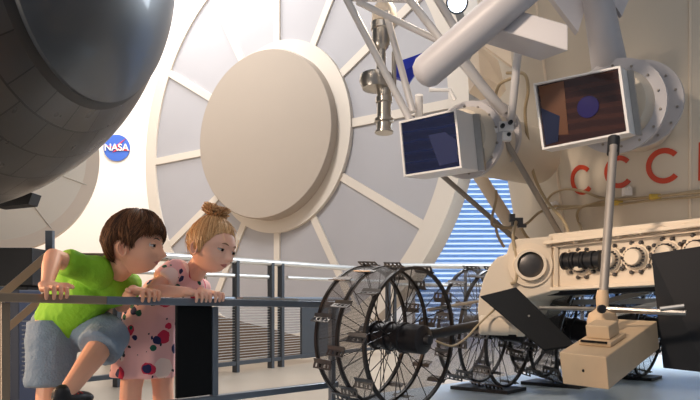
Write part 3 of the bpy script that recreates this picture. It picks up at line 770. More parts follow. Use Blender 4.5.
# ---- wheels
WR = .232; WW = .205
def make_wheel():
    # axis along local X; 'wheel' mesh = the three rims
    def rg(mb, x, r, w, t, mi=0, seg=72):
        vs = []
        for xx, rr_ in ((x - w / 2, r - t), (x + w / 2, r - t), (x + w / 2, r), (x - w / 2, r)):
            for k in range(seg): a = 2 * PI * k / seg; vs.append(V((xx, rr_ * math.cos(a), rr_ * math.sin(a))))
        mb.add(vs, [[i * seg + k, i * seg + (k + 1) % seg, ((i + 1) % 4) * seg + (k + 1) % seg, ((i + 1) % 4) * seg + k] for i in range(4) for k in range(seg)], mi)
    m = MB()
    for x in (-WW / 2, -.01, WW / 2): rg(m, x, WR, .011, .010)
    w_ = build(m, 'wheel', 'rim', loc=(0, 0, 0)); w_['part'] = 1
    del w_['part']
    g = bpy.data.meshes.new('gauze_tread'); seg = 72
    vs = [V((x, (WR - .003) * math.cos(2 * PI * k / seg), (WR - .003) * math.sin(2 * PI * k / seg))) for x in (-WW / 2, WW / 2) for k in range(seg + 1)]
    g.from_pydata(vs, [], [[k, k + 1, seg + 1 + k + 1, seg + 1 + k] for k in range(seg)])
    u = g.uv_layers.new(name='UVMap')
    for p in g.polygons:
        p.use_smooth = True
        for li, vi in zip(p.loop_indices, p.vertices): u.data[li].uv = ((vi % (seg + 1)) / seg * 2 * PI * WR, vs[vi].x)
    g.materials.append(M['gauze'])
    go = bpy.data.objects.new('gauze_tread', g); COL.objects.link(go); go.parent = w_
    m = MB()
    for x, hx_ in ((-WW / 2, -.05), (-.01, 0), (WW / 2, .05)):
        for k in range(16):
            a = 2 * PI * k / 16; a2 = a + (.5 if k % 2 else -.5)
            m.tube([(hx_, .04 * math.cos(a2), .04 * math.sin(a2)), (x, (WR - .006) * math.cos(a), (WR - .006) * math.sin(a))], .0016, 5)
    build(m, 'wire_spokes', 'rim', w_)
    m = MB()
    m.lathe((-.11, 0, 0), (1, 0, 0), [(h_ * 1.06 + .012, r_ * 1.08) for h_, r_ in [(0, .02), (0, .034), (.03, .036), (.045, .038), (.047, .045), (.055, .045), (.057, .038), (.10, .038), (.102, .046), (.112, .046), (.114, .040), (.155, .040), (.157, .047), (.168, .047), (.17, .043), (.235, .043), (.24, .038), (.245, .016), (.26, .014), (.262, 0)]], 40)
    build(m, 'hub', 'hub', w_)
    m = MB()
    # perforated cleat: an angle bar across the tread
    def cleat(x0, x1):
        m = MB(); rr_ = WR + .001; n_ = 4; tilt = Euler((.95, 0, 0)).to_matrix()
        def bx_(cx, cz, dx_, dz_):
            m.box(V((0, 0, rr_)) + tilt @ V((cx, 0, cz)), (dx_, .003, dz_), tilt)
        bx_((x0 + x1) / 2, .002, x1 - x0, .004); bx_((x0 + x1) / 2, .0185, x1 - x0, .005)
        for i in range(n_ + 1):
            x = x0 + (x1 - x0) * i / n_; bx_(min(max(x, x0 + .003), x1 - .003), .010, .007, .014)
        m.box(((x0 + x1) / 2, .006, rr_), (x1 - x0, .014, .003))
        return m
    ms = [cleat(-WW / 2 - .014, -WW / 2 + .062).mesh('tread_cleat', ['cleat'], smooth=False), cleat(WW / 2 - .06, WW / 2 + .012).mesh('tread_cleat', ['cleat'], smooth=False), cleat(-.045, .025).mesh('tread_cleat', ['cleat'], smooth=False)]
    NCL = 30
    for k in range(NCL):
        me = ms[k % 3]
        c_ = bpy.data.objects.new('tread_cleat', me); COL.objects.link(c_); c_.parent = w_; c_.rotation_euler = (2 * PI * k / NCL, 0, 0)
    return w_
def copy_tree(o, parent):
    c = o.copy(); COL.objects.link(c); c.parent = parent
    for ch in list(o.children): copy_tree(ch, c)
    return c
wheel0 = make_wheel()
wheel0.parent = rover
rl = wloc(rover)
specs = [(387, 2.32, -43, 0), (488, 2.86, -37, .1), (557, 3.02, -40, .25), (628, 3.3, -40, .17)]
wz = PLAT + WR + .016
wheels = [(wheel0, specs[0])]
for sp in specs[1:]: wheels.append((copy_tree(wheel0, rover), sp))
WP = []
for w_, (px, Y, az, spin) in wheels:
    p = V(((px - 350) / 700 * Y, Y, wz)); WP.append(p)
    w_.location = p - rl; w_.rotation_mode = 'ZYX'; w_.rotation_euler = (spin + .07, 0, math.radians(az))
# axles and arms
axd = V((math.cos(math.radians(-38)), math.sin(math.radians(-38)), 0))
h1 = WP[0] + axd * .155
s = MB(); s.tube([WP[0] + axd * .12, P(484, 324, 2.5)], [.016, .018], 16); build(s, 'wheel_axle', 'hub', rover)
s = MB(); s.tube([P(428, 310, 2.32), P(480, 301, 2.6)], .006, 10); build(s, 'suspension_rod', 'steel', rover)
s = MB(); s.tube(spline([P(436, 341, 2.22), P(452, 346, 2.25), P(466, 338, 2.3), P(478, 325, 2.36), P(496, 308, 2.4)], 5), .0035, 8); build(s, 'brake_line', 'cable', rover)
s = MB(); s.lathe(P(479, 325, 2.44), V((.82, -.1, -.02)), [(0, .028), (.005, .034), (.10, .034), (.10, .030), (.13, .030), (.13, .036), (.155, .036), (.155, .031), (.175, .031), (.18, .02)], 32); build(s, 'axle_motor', 'cream', rover)
for i in (1, 2, 3):
    s = MB(); s.tube([WP[i] + V((.1, -.07, 0)), WP[i] + V((.2, -.02, .04)), WP[i] + V((.24, -.0, .10))], .014, 10); build(s, 'wheel_arm', 'hub', rover)
s = MB(); s.bar(P(470, 393, 2.55) , P(520, 393, 2.8), .1, .03); s.v = [V((v.x, v.y, v.z)) for v in s.v]
cb = MB(); a = WP[1]; 
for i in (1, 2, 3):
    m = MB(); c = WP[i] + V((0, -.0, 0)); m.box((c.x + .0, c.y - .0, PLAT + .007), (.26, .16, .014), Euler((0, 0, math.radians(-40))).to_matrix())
    struct(build(m, 'trim_%d' % i, 'black', smooth=False))  # black pads lying under the three rear wheels
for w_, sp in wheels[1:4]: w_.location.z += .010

# ================================================================== CHILDREN
def remesh(mb, voxel, smooth_it=6, name='tmp'):
    me = mb.mesh(name, [], smooth=False)
    o = bpy.data.objects.new(name, me); COL.objects.link(o)
    r = o.modifiers.new('r', 'REMESH'); r.mode = 'VOXEL'; r.voxel_size = voxel
    if smooth_it: s = o.modifiers.new('s', 'SMOOTH'); s.factor = .5; s.iterations = smooth_it
    bpy.context.view_layer.update()
    dg = bpy.context.evaluated_depsgraph_get()
    m2 = bpy.data.meshes.new_from_object(o.evaluated_get(dg))
    bpy.data.objects.remove(o)
    out = MB(); out.v = [v.co.copy() for v in m2.vertices]; out.f = [list(p.vertices) for p in m2.polygons]; out.m = [0] * len(out.f)
    out.n = [v.normal.copy() for v in m2.vertices]
    return out
def wrinkle(mb, amp, sc, stretch=(1, 1, 1)):
    for i, v in enumerate(mb.v):
        q = V((v.x * stretch[0], v.y * stretch[1], v.z * stretch[2])) * sc
        d = noise.noise(q) + .5 * noise.noise(q * 2.1)
        d = (1 - abs(d) * 2) * .6 + d * .4
        mb.v[i] = v + mb.n[i] * d * amp

def g(x, s): return math.exp(-x * x / (2 * s * s))
class Head:
    def __init__(s, c, fwd, up, size=(.086, .071, .09), sc=1):
        s.sc = sc
        s.c = V(c); f = V(fwd).normalized(); u = V(up); l = u.cross(f).normalized(); u = f.cross(l).normalized()
        s.R = Matrix((f, l, u)).transposed(); s.sz = size
    def w(s, p): return s.c + s.R @ (V(p) * s.sc)
    def surf(s, az, el, off=0):
        # az 0 = front, +left ; el -pi/2..pi/2
        a, b, h = s.sz
        d = V((math.cos(el) * math.cos(az), math.cos(el) * math.sin(az), math.sin(el)))
        x, y, z = d.x * a, d.y * b, d.z * h
        k = max(0, -z / h)
        y *= 1 - .30 * k ** 1.5
        if x > 0: x *= 1 + .10 * k ** 1.2 - .13 * k ** 5
        else: x *= 1 + .05 - .42 * k ** 1.1
        if z > 0 and x < 0: x *= 1.05
        if x > 0:
            fy = abs(y)
            # flatten the face plane a little
            x -= .006 * g(z + .02, .05) * g(y, .05) * 0
            x += .0195 * g(y, .0075) * g(z + .024, .0085) + .007 * g(y, .006) * g(z + .006, .012)      # nose
            x += .004 * g(fy - .009, .005) * g(z + .026, .006)
            x -= .0075 * g(fy - .029, .014) * g(z - .002, .010)                              # sockets
            x += .003 * g(z - .02, .008) * g(fy - .028, .02)                                  # brow ridge
            x += .006 * g(fy - .036, .016) * g(z + .030, .018)                                # cheeks
            x += .0055 * g(y, .014) * (g(z + .043, .0036) + g(z + .051, .0040) * .95)           # lips
            x -= .0035 * g(y, .016) * g(z + .047, .0018)
            x += .010 * g(y, .018) * g(z + .070, .010)                                        # chin
            y += math.copysign(.003, y) * g(fy - .05, .015) * g(z + .035, .02) if abs(y) > 1e-6 else 0
        return V((x, y, z)) * (1 + off / max(V((x, y, z)).length, 1e-4))
    def mesh(s, mb, mskin, mlip):
        nu, nv = 160, 110; vs = []; 
        for j in range(nv + 1):
            el = -PI / 2 + PI * j / nv
            for i in range(nu):
                t = i / nu * 2 - 1; az = PI * (t * .55 + .45 * t ** 3)   # denser at the face
                vs.append(s.surf(az, el))
        fs = []; mi = []
        for j in range(nv):
            for i in range(nu):
                f = [j * nu + i, j * nu + (i + 1) % nu, (j + 1) * nu + (i + 1) % nu, (j + 1) * nu + i]
                c = (vs[f[0]] + vs[f[2]]) / 2
                lip = c.x > 0 and (c.z + .047) ** 2 / (.0070 * (1 - min(1, abs(c.y) / .016) ** 1.5) + 1e-5) ** 2 < 1 and abs(c.y) < .016
                fs.append(f); mi.append(mlip if lip else mskin)
        o = len(mb.v); mb.v += [s.w(v) for v in vs]
        for f, m_ in zip(fs, mi): mb.f.append([o + k for k in f]); mb.m.append(m_)
    def eyes(s, mb, mw, mi_, mp, mskin, mlash, look=(1, 0, -.1), mbrow=None):
        for sg in (-1, 1):
            c = V((s.surf(math.atan2(.029, .078) * sg, .02).x - .0080, .0285 * sg, .001)); r = .0126
            lk = V(look).normalized()
            mb.ball(s.w(c), r * s.sc, 20, mw)
            ic = c + lk * r * .86; Rl = s.R @ lk; q_ = s.sc
            mb.lathe(s.w(c) + Rl * r * .80 * q_, Rl, [(0, .0070 * q_), (.0018 * q_, .0066 * q_), (.0026 * q_, .0)], 20, mi_)
            mb.lathe(s.w(c) + Rl * r * .88 * q_, Rl, [(0, .0034 * q_), (.0018 * q_, .003 * q_), (.0022 * q_, 0)], 14, mp)
            # lids: partial shells round the eyeball
            def lid(e0, e1, rr, m_):
                vs = []; n = 14
                for j in range(5):
                    for i in range(n + 1):
                        az = -1.35 + 2.7 * i / n; e = (e0 + (e1 - e0) * j / 4) * (1 if True else 0)
                        e = e * math.cos(az * .75) if e0 * e1 >= 0 else e
                        p = V((math.cos(az) * math.cos(e), math.sin(az) * math.cos(e), math.sin(e))) * rr
                        vs.append(s.w(c + p))
                mb.add(vs, [[j * (n + 1) + i, j * (n + 1) + i + 1, (j + 1) * (n + 1) + i + 1, (j + 1) * (n + 1) + i] for j in range(4) for i in range(n)], m_)
            lid(.24, 1.5, r + .0014, mskin); lid(-.36, -1.5, r + .0012, mskin); lid(.17, .32, r + .0020, mlash)
            # brow
            pts = []
            for k in range(7):
                y = .014 + .030 * k / 6; zb = .0195 + .004 * math.sin(PI * k / 6)
                az = math.atan2(y, .075); p = s.surf(az * sg, math.asin(zb / s.sz[2]), .0008); pts.append(s.w(p))
            mb.tube(pts, [.0008, .0016, .002, .002, .0017, .0013, .0006], 6, mbrow)
        for sg in (-1, 1):
            mb.ball(s.w((s.surf(0, -.3).x + .0035, .0052 * sg, -.0315)), (.0022, .002, .0014), 8, mp)
    def ears(s, mb, m_, sides=(-1, 1)):
        for sg in sides:
            c = V((-.006, sg * (s.sz[1] - .002), -.022))
            vs = []; n = 28; tilt = .25
            def ep(a, rr, out):
                x = math.cos(a) * rr * .0125; z = math.sin(a) * rr * (.021 if math.sin(a) > 0 else .019) 
                x *= 1 + .15 * math.sin(a)
                x, z = x * math.cos(tilt) - z * math.sin(tilt), x * math.sin(tilt) + z * math.cos(tilt)
                back = max(0, -x / .019)
                return s.w(c + V((x, sg * (out * .7 + .006 * back), z)))
            mb.tube([ep(2 * PI * k / n, 1, .004) for k in range(n)] + [ep(0, 1, .004)], [.0027] * (n + 1), 8, m_)
            for r0, o0, r1, o1 in ((1, .005, .7, .0), (.7, .0, .3, -.004), (.3, -.004, .0, -.006), (1, -.002, .6, -.012)):
                vs = [ep(2 * PI * k / n, r0, o0) for k in range(n)] + [ep(2 * PI * k / n, r1, o1) for k in range(n)]
                mb.add(vs, [[k, (k + 1) % n, n + (k + 1) % n, n + k] for k in range(n)], m_)
            mb.tube([ep(PI * .9 + .25 * k, 0.62, .002) for k in range(-5, 8)], .0016, 6, m_)

def hand(mb, wrist, wristdir, kc, across, fwd, down, sc=1.0, thumb=1, r=.0062, drop=.024, reach=.026):
    """palm from wrist to knuckle centre kc; four fingers spread along 'across', reaching 'fwd' then bending 'down'."""
    wrist = V(wrist); kc = V(kc); A = V(across).normalized(); F = V(fwd).normalized(); D = V(down).normalized()
    lens = [.92, 1.05, 1.0, .8]
    base = wrist + (kc - wrist) * .18
    for i in range(4):
        o_ = (i - 1.5) * .0158 * sc
        k = kc + A * o_ - D * (.003 if i in (1, 2) else 0)
        mb.capsule(base + A * o_ * .55, k, .0105 * sc, .0085 * sc, 12)
        L_ = lens[i] * sc
        p1 = k + (F * .92 + A * (i - 1.5) * .04 - D * .05).normalized() * reach * L_
        p2 = p1 + (F * .25 + D).normalized() * drop * .62 * L_
        p3 = p2 + (D * 1 - F * .28).normalized() * drop * .5 * L_
        mb.capsule(k, p1, r * 1.12 * sc, r * 1.05 * sc, 10); mb.capsule(p1, p2, r * 1.03 * sc, r * .96 * sc, 10); mb.capsule(p2, p3, r * .95 * sc, r * .78 * sc, 10)
    # thumb leaves the side of the palm near its base
    tb = base + A * thumb * .02 * sc + (kc - wrist) * .15
    t1 = tb + (A * thumb * .8 + F * .7 - D * .05).normalized() * .024 * sc; t2 = t1 + (A * thumb * .25 + F * .9 + D * .2).normalized() * .020 * sc
    mb.capsule(base, tb, .010 * sc, .0095 * sc, 10); mb.capsule(tb, t1, .0088 * sc, .0075 * sc, 10); mb.capsule(t1, t2, .0073 * sc, .0058 * sc, 10)

def strands(mb, paths, r=.0012, nm=3):
    for p in paths:
        n = len(p); mb.tube(p, [r * (.8 if k == 0 else 1 if k < n - 2 else .75 if k < n - 1 else .3) for k in range(n)], 4, random.randrange(nm), cap=False)

# ---------------------------------------------------------------- boy
bc = P(135, 245, 1.92)
boy = None
hb = Head(bc, (1, -.12, -.10), (.10, .03, 1), (.082, .068, .088), .9)
sk = MB()
neckb = P(114, 273, 1.97); hbase = hb.w((-.026, 0, -.055))
sk.capsule(neckb, hbase, .038, .036); sk.capsule(hbase, hb.w((-.02, 0, -.02)), .036, .04)
shN = P(80, 268, 1.87); shF = P(130, 284, 2.10); chest = P(108, 285, 1.99); pel = P(62, 322, 2.08)
sk.capsule(chest, pel, .06, .06); sk.capsule(shN, neckb, .028, .03); sk.capsule(shF, neckb, .028, .03)
elN = P(53, 257, 1.80); wrN = rp(49, rz(49) + .036, -.012)
sk.capsule(shN, elN, .026, .0225); sk.capsule(elN, elN + (wrN - elN) * .35, .0225, .0225); sk.capsule(elN + (wrN - elN) * .35, wrN, .0225, .0145)
hand(sk, wrN, 0, rp(50.5, rz(50) + .0235, .012), U, N, (0, 0, -1), 1.0, thumb=1)
elF = P(122, 305, 2.06); wrF = rp(139, rz(139) + .030, -.03)
sk.capsule(shF, elF, .026, .022); sk.capsule(elF, wrF, .022, .015)
hand(sk, wrF, 0, rp(144, rz(144) + .0235, .012), U, N, (0, 0, -1), 1.0, thumb=-1)
# legs
hipN = P(52, 330, 2.02); knN = P(50, 383, 2.00); anN = V((P(44, 400, 2.03).x, 2.03, .06))
sk.capsule(hipN, knN, .055, .036); sk.capsule(knN, knN + (anN - knN) * .3, .036, .037); sk.capsule(knN + (anN - knN) * .3, anN, .037, .022)
hipF = P(76, 324, 2.10); knF = P(109, 335, 1.97); anF = rp(75, .314, -.05)
sk.capsule(hipF, knF, .055, .035); sk.capsule(knF, knF + (anF - knF) * .35, .034, .034); sk.capsule(knF + (anF - knF) * .35, anF, .034, .021)
body = remesh(sk, .0026, 4)
hb.mesh(body, 0, 1); hb.eyes(body, 2, 3, 4, 0, 5, (1, -.05, -.05), 5); hb.ears(body, 0)
boy = build(body, 'person', ['skin', 'lip', 'eyew', 'iris', 'pupil', 'brow'])
tag(boy, 'boy in green shirt and denim shorts leaning over the barrier, looking right', 'person')
# shirt
s = MB()
s.capsule(P(120, 287, 2.0), P(100, 287, 2.0), .052, .070, 24); s.capsule(P(104, 285, 1.985), P(82, 289, 2.0), .070, .080, 24); s.capsule(P(82, 288, 2.0), P(70, 312, 2.05), .080, .082, 24)
s.capsule(P(88, 293, 1.97), P(70, 312, 2.03), .068, .074, 24)
s.lathe(P(76, 298, 2.03), P(64, 328, 2.06) - P(76, 298, 2.03), [(0, .07), (.04, .084), (.085, .090), (.098, .088)], 28)
s.capsule(shN + V((.03, .04, -.01)), shN + (elN - shN) * .05, .045, .032, 18); s.lathe(shN, elN - shN, [(-.02, .03), (0, .035), (.045, .036), (.05, .034)], 20)
s.capsule(shF, chest, .036, .05, 18); s.lathe(shF, elF - shF, [(0, .034), (.05, .034)], 18)
s.capsule(shN, P(108, 271, 1.95), .032, .030, 18); s.capsule(shF, P(116, 282, 2.0), .034, .042, 18)
sh = remesh(s, .0045, 6); wrinkle(sh, .0045, 13, (1, 1, .7)); wrinkle(sh, .0020, 34)
shirt = build(sh, 'shirt', 'green', boy)
s = MB(); ax = (hbase - neckb).normalized(); nc = neckb + ax * .012
vsr = []
e1 = ax.cross(V((0, 1, 0))).normalized(); e2 = ax.cross(e1)
s.tube([nc + (e1 * math.cos(t) * 1.05 + e2 * math.sin(t)) * .047 for t in [2 * PI * k / 32 for k in range(33)]], .0045, 8, cap=False); build(s, 'neckband', 'green2', shirt)
# shorts
s = MB(); s.ball(P(62, 325, 2.07), (.086, .085, .07), 28)
s.lathe(hipN + V((0, 0, .02)), knN - hipN, [(0, .066), (.05, .068), (.12, .066), (.172, .067), (.182, .063)], 28)
s.lathe(hipF + (hipF - knF) * .15, knF - hipF, [(0, .07), (.06, .068), (.13, .062), (.165, .060), (.172, .056)], 28); s.capsule(hipF.lerp(knF, .7), knF + V((.004, 0, 0)), .06, .054, 20); s.lathe(knF + (knF - anF) * .02, anF - knF, [(-.03, .03), (-.01, .052), (.04, .058), (.062, .060), (.068, .057)], 24); s.capsule(P(62, 325, 2.07), hipF.lerp(knF, .5), .078, .064, 20)
so = remesh(s, .0045, 4); wrinkle(so, .005, 12, (1, 1, .6)); wrinkle(so, .002, 30)
shorts = build(so, 'shorts', 'denim', boy)
def shoe(anchor, fwd, up, parent, m1='shoeb', m2='shoer', L_=.16):
    f = V(fwd).normalized(); u = V(up).normalized(); l = u.cross(f).normalized(); u = f.cross(l); a = V(anchor)
    def q(x, y, z): return a + f * x * L_ + l * y * L_ + u * z * L_
    s = MB(); R_ = Matrix((f, l, u)).transposed()
    s.ball(q(.15, 0, -.16), (.6 * L_, .23 * L_, .17 * L_), 20, 0, R_); s.ball(q(-.12, 0, -.05), (.26 * L_, .2 * L_, .26 * L_), 18, 0, R_); s.ball(q(.5, 0, -.19), (.26 * L_, .23 * L_, .14 * L_), 18, 0, R_)
    up_ = remesh(s, .004, 4); sh_ = build(up_, 'shoe', m1, parent)
    s = MB(); n = 32; ring_ = []
    for k in range(n):
        t = 2 * PI * k / n; x = math.cos(t); y = math.sin(t); ring_.append(q(.18 + x * .60, y * (.23 + .03 * x), -.36))
    s.prism(ring_, u * .09 * L_); build(s, 'sole', m2, sh_, bevel=.003)
    s = MB()
    for x in (.08, .2, .32): s.tube([q(x, -.16, .0 - .07), q(x, 0, .07 - x * .22), q(x, .16, -.07)], .004, 6)
    build(s, 'laces', m2, sh_)
shoe(anN + V((0, 0, 0)), (1, .1, 0), (0, 0, 1), boy, L_=.145)
shoe(anF, (.42, .9, .02), (0, 0, 1), boy, L_=.112)
# hair
s = MB()
def hairline_boy(az):
    a = abs(az)
    pts = [(0, .52), (.5, .48), (.9, .36), (1.15, .14), (1.30, -.12), (1.45, -.06), (1.65, .12), (2.0, -.02), (2.15, -.4), (2.6, -.62), (PI, -.66)]
    for (a0, e0), (a1, e1) in zip(pts, pts[1:]):
        if a <= a1: return e0 + (e1 - e0) * (a - a0) / (a1 - a0)
    return -.75
def cap_mesh(hd_, line, th, mb, mi=0, n=96, rows=22):
    vs = []
    for j in range(rows + 1):
        for i in range(n):
            az = -PI + 2 * PI * i / n; e1 = line(az); e = PI / 2 - (PI / 2 - e1) * j / rows
            t = th * min(1, (rows - j) / 2.5 + .25) * (1 + .7 * max(0, math.sin(e)) ** 2)
            vs.append(hd_.w(hd_.surf(az, e, t + .0012 * noise.noise(V((az * 9, e * 2, 0))))))
    mb.add(vs, [[j * n + i, j * n + (i + 1) % n, (j + 1) * n + (i + 1) % n, (j + 1) * n + i] for j in range(rows) for i in range(n)], mi)
cap_mesh(hb, hairline_boy, .011, s, 0)
paths = []
for k in range(4200):
    az = random.uniform(-PI, PI); e1 = hairline_boy(az) + random.gauss(0, .07) - (.08 if abs(az) < 1.2 else .0)
    e0 = PI / 2 - random.uniform(.0, 1) ** .6 * (PI / 2 - e1) * .75 ; sw = random.gauss(0, .06) + .16 * noise.noise(V((az * 2.2, 3, 0))) * 2 - .25 * (1 if abs(az) < 1.3 else 0) * (1 if az < 0 else .6)
    lift = random.uniform(.008, .0145) + .002 * noise.noise(V((az * 4, 1, 0)))
    p = []; n_ = 7
    for j in range(n_):
        t = j / (n_ - 1); e = e0 + (e1 - e0) * t; a_ = az + sw * t * math.cos(e * .7)
        p.append(hb.w(hb.surf(a_, e, (lift * (1 - .35 * t ** 3) + (.004 * math.sin(t * PI))) * (1 + .7 * max(0, math.sin(e)) ** 2))))
    paths.append(p)
strands(s, paths, .0008)
build(s, 'hair', ['hb0', 'hb1', 'hb2'], boy)

# ---------------------------------------------------------------- girl
gc = P(212, 247, 2.10)
hg = Head(gc, (.82, -.54, -.26), (.30, .0, 1), (.083, .070, .087), .89)
sk = MB()
neckg = P(188, 281, 2.17); hbase = hg.w((-.022, 0, -.055))
sk.capsule(neckg, hbase, .034, .031); sk.capsule(hbase, hg.w((-.018, 0, -.02)), .031, .038)
gsN = P(174, 270, 2.09); gsF = P(201, 288, 2.26); gch = P(178, 296, 2.18); gpel = P(147, 335, 2.22)
sk.capsule(gch, gpel, .055, .055); sk.capsule(gsN, neckg, .024, .028); sk.capsule(gsF, neckg, .024, .028)
geN = P(152, 291, 2.02); gwN = rp(192, rz(192) + .030, -.016)
sk.capsule(gsN, geN, .025, .021); sk.capsule(geN, geN + (gwN - geN) * .35, .021, .020); sk.capsule(geN + (gwN - geN) * .35, gwN, .020, .0135)
hand(sk, gwN, 0, rp(196.5, rz(197) + .023, .012), U, N, (0, 0, -1), .92, thumb=1)
geF = P(200, 306, 2.25); gwF = rp(207, rz(207) + .034, -.03)
sk.capsule(gsF, geF, .023, .020); sk.capsule(geF, gwF, .020, .0135)
hand(sk, gwF, 0, rp(210, rz(209) + .024, .012), U, N, (0, 0, -1), .92, thumb=-1)
for (hx_, kx, fx, yy) in ((138, 131, 127, 2.18), (160, 163, 164, 2.26)):
    h_ = P(hx_, 340, yy); kn = P(kx, 388, yy - .02); an = V((P(fx, 400, yy).x, yy, .055))
    sk.capsule(h_, kn, .048, .033); sk.capsule(kn, kn + (an - kn) * .3, .033, .033); sk.capsule(kn + (an - kn) * .3, an, .033, .02)
body = remesh(sk, .0026, 4)
hg.mesh(body, 0, 1); hg.eyes(body, 2, 3, 4, 0, 5, (1, .15, -.15), 6); hg.ears(body, 0)
girl = build(body, 'person', ['skin2', 'lip', 'eyew', 'iris', 'pupil', 'brow', 'brow2'])
tag(girl, 'small girl in printed pink dress holding the barrier, blonde hair tied up', 'person')
s = MB()
s.capsule(P(184, 288, 2.165), P(164, 303, 2.18), .058, .066, 24); s.capsule(P(180, 279, 2.17), P(160, 296, 2.18), .046, .06, 24)
s.capsule(P(190, 288, 2.16), P(178, 296, 2.17), .045, .05, 24)
# A-line skirt with folds
def skirt(mb, c0, c1, r0, r1, n=72, rows=16):
    vs = []
    for j in range(rows + 1):
        t = j / rows; c = c0.lerp(c1, t); r = r0 + (r1 - r0) * t ** .6
        for k in range(n):
            a = 2 * PI * k / n; f = 1 + (.02 + .05 * t) * math.sin(a * 9 + .8 * math.sin(a * 2)) * min(1, t * 2)
            vs.append(c + V((math.cos(a) * r * f * 1.05, math.sin(a) * r * f * .95, 0)))
    fs = [[j * n + k, j * n + (k + 1) % n, (j + 1) * n + (k + 1) % n, (j + 1) * n + k] for j in range(rows) for k in range(n)] + [list(range(n))[::-1], [rows * n + k for k in range(n)]]
    mb.add(vs, fs)
skirt(s, P(152, 300, 2.185), P(145, 376, 2.20), .07, .098)
s.capsule(gsN + V((.008, .015, 0)), gsN + (geN - gsN) * .3, .034, .031, 18); s.lathe(gsN, geN - gsN, [(0, .033), (.045, .035), (.055, .034)], 20)
s.capsule(gsF, gch, .032, .045, 18); s.capsule(gsN, neckg + V((-.0, 0, -.02)), .033, .034, 18); s.capsule(gsF, neckg + V((0, 0, -.02)), .03, .034, 18); s.lathe(gsF, geF - gsF, [(0, .03), (.03, .034)], 18)
dr = remesh(s, .0042, 4); wrinkle(dr, .0025, 18, (1, 1, .5))
dress = build(dr, 'dress', 'dress', girl)
s = MB(); ax = (hbase - neckg).normalized(); nc = neckg + ax * .004
e1 = ax.cross(V((0, 1, 0))).normalized(); e2 = ax.cross(e1)
s.tube([nc + (e1 * math.cos(t) * 1.1 + e2 * math.sin(t)) * .046 + V((.006, 0, -.003)) for t in [2 * PI * k / 32 for k in range(33)]], .0035, 8, cap=False); build(s, 'neckband', 'pinktrim', dress)
for fx, yy in ((127, 2.18), (164, 2.26)):
    shoe(V((P(fx, 400, yy).x, yy, .052)), (.9, -.4, 0), (0, 0, 1), girl, 'pinktrim', 'white', .142)
# hair pulled up to a bun
s = MB()
def hairline_girl(az):
    a = abs(az)
    pts = [(0, .80), (.5, .74), (.9, .52), (1.2, .10), (1.36, -.30), (1.6, -.30), (1.8, -.22), (2.1, -.35), (2.6, -.55), (PI, -.62)]
    for (a0, e0), (a1, e1) in zip(pts, pts[1:]):
        if a <= a1: return e0 + (e1 - e0) * (a - a0) / (a1 - a0)
    return -.6
cap_mesh(hg, hairline_girl, .0025, s, 0)
bunc = hg.w((-.018, 0, .106)); 
tie_p = hg.w((-.026, 0, .106))
def unit(az, el): return V((math.cos(el) * math.cos(az), math.cos(el) * math.sin(az), math.sin(el)))
top_az, top_el = PI, 1.30
tgt = unit(top_az, top_el)
paths = []
for k in range(4200):
    az = random.uniform(-PI, PI); el = hairline_girl(az) + random.gauss(0, .03) + (0 if random.random() < .75 else random.uniform(0, .7))
    d0 = unit(az, min(el, 1.4)); p = []; n_ = 8; lift = random.uniform(.003, .0115); sag = random.gauss(0, .05)
    for j in range(n_):
        t = j / (n_ - 1); d_ = d0.lerp(tgt, t * .97); d_ = d_.normalized(); d_ = (d_ + V((sag * .5, sag, 0)) * math.sin(PI * t)).normalized()
        p.append(hg.w(hg.surf(math.atan2(d_.y, d_.x), math.asin(max(-1, min(1, d_.z))), lift * math.sin(PI * t * .6) + .0012 + .020 * t ** 2.5)))
    p.append(tie_p + (p[-1] - tie_p) * .4)
    paths.append(p)
Rb_ = hg.R
for k in range(800):   # loops of the bun
    a = random.uniform(0, 2 * PI); r = random.uniform(.014, .036); h = random.uniform(.014, .056); w0 = random.uniform(-.5, .5)
    p = []
    for j in range(7):
        t = j / 6; rr = r * math.sin(PI * t * .9 + .1) + .006; z_ = h * (math.sin(PI * t * .9)) + random.gauss(0, .0008)
        p.append(tie_p + Rb_ @ V((-.006 + math.cos(a + w0 * t * 3) * rr * 1.15, math.sin(a + w0 * t * 3) * rr, z_ * .75 - .008)))
    paths.append(p)
for k in range(60):    # flyaways
    az = random.uniform(-PI, PI); el = hairline_girl(az) + random.uniform(.0, .6); p = []
    dr_ = random.gauss(0, .3)
    for j in range(5):
        t = j / 4; p.append(hg.w(hg.surf(az + dr_ * t, el + .25 * t * (1 if random.random() > .2 else -1), .006 + .012 * t)))
    paths.append(p)
strands(s, paths, .0007)
build(s, 'hair', ['hg0', 'hg1', 'hg2'], girl)
s = MB(); s.tube([tie_p + Rb_ @ V((-.004 + math.cos(t) * .025, math.sin(t) * .022, .006 + .002 * math.sin(5 * t))) for t in [2 * PI * k / 24 for k in range(25)]], [.0055 + .001 * math.sin(k * 2.3) for k in range(25)], 8, cap=False)
build(s, 'hair_tie', 'black', girl)

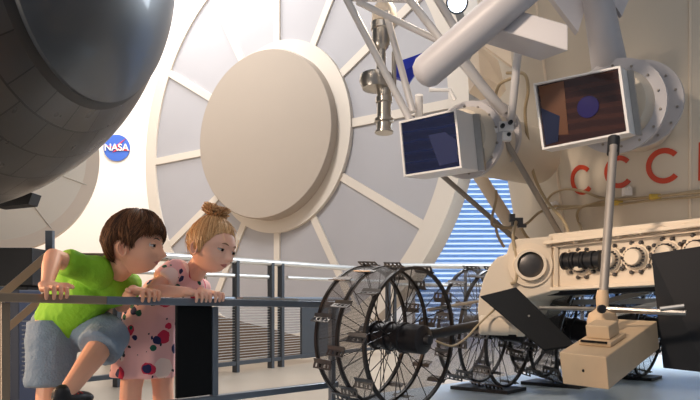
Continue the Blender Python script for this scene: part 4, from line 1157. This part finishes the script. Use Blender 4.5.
# ================================================================== LIGHT
def area(name, loc, target, size, power, color, sy=None, spread=None):
    l = bpy.data.lights.new(name, 'AREA'); l.size = size; l.energy = power; l.color = color
    if sy: l.shape = 'RECTANGLE'; l.size_y = sy
    if spread: l.spread = math.radians(spread)
    o = bpy.data.objects.new(name, l); COL.objects.link(o); o.location = loc
    o.rotation_euler = (V(target) - V(loc)).to_track_quat('-Z', 'Y').to_euler(); return o
def spot(name, loc, target, power, color, angle=40, blend=.5, r=.1):
    l = bpy.data.lights.new(name, 'SPOT'); l.energy = power; l.color = color; l.spot_size = math.radians(angle); l.spot_blend = blend; l.shadow_soft_size = r
    o = bpy.data.objects.new(name, l); COL.objects.link(o); o.location = loc
    o.rotation_euler = (V(target) - V(loc)).to_track_quat('-Z', 'Y').to_euler(); return o
area('ceiling_wash', (-2.5, 10.5, 7.2), (-2.5, 12.9, 2.0), 4, 420, (1, .97, .93), 2)
area('disc_wash', (-3.2, 6.6, 6.0), (-1.7, 10.5, 4.0), 1.5, 220, (1, .95, .9))
area('room_soft', (0, -1.2, 5.0), (.5, 3, .5), 3, 42, (1, .94, .88))
spot('warm_key', (-2.3, 2.1, 1.15), P(62, 275, 1.9), 125, (1, .60, .34), 44, .6, .08)
spot('rover_key', (-1.6, .2, 2.4), (1.15, 2.7, .48), 300, (1, .81, .64), 28, .9, .15)
spot('child_key', (.55, 3.0, 2.35), P(180, 262, 2.1), 125, (1, .82, .62), 34, .8, .10)
spot('hair_rim', (-1.8, 5.2, 3.4), P(170, 240, 2.1), 60, (1, .9, .78), 26, .8, .1)
spot('rover_backlight', (1.6, 9.0, 5.5), (1.0, 2.7, .6), 500, (.82, .9, 1), 35, .8, .5)
area('floor_daylight', (3.2, 6.0, 3.2), (1.6, 3.2, 0), 2.5, 300, (.8, .9, 1))
area('floor_bounce', (-2.4, 1.0, .15), (-1.6, 3.0, 1.6), 1.2, 36, (1, .88, .76))
area('upper_daylight', (-1.0, 4.5, 5.0), (1.6, 3.0, 1.8), 2.0, 22, (.97, .96, 1))
wd = bpy.data.worlds.new('world'); scene.world = wd; wd.use_nodes = True
wd.node_tree.nodes['Background'].inputs[0].default_value = (.80, .86, 1, 1); wd.node_tree.nodes['Background'].inputs[1].default_value = .19

# ================================================================== CAMERA
cam = bpy.data.cameras.new('camera'); co = bpy.data.objects.new('camera', cam); COL.objects.link(co)
co.location = (0, 0, CZ); co.rotation_euler = (PI / 2, 0, 0); cam.sensor_width = 36; cam.lens = 36; cam.shift_y = 100 / 700; cam.clip_start = .05
cam.dof.use_dof = False
scene.camera = co
scene.view_settings.view_transform = 'Standard'; scene.view_settings.look = 'None'; scene.view_settings.exposure = .3; scene.view_settings.gamma = 1
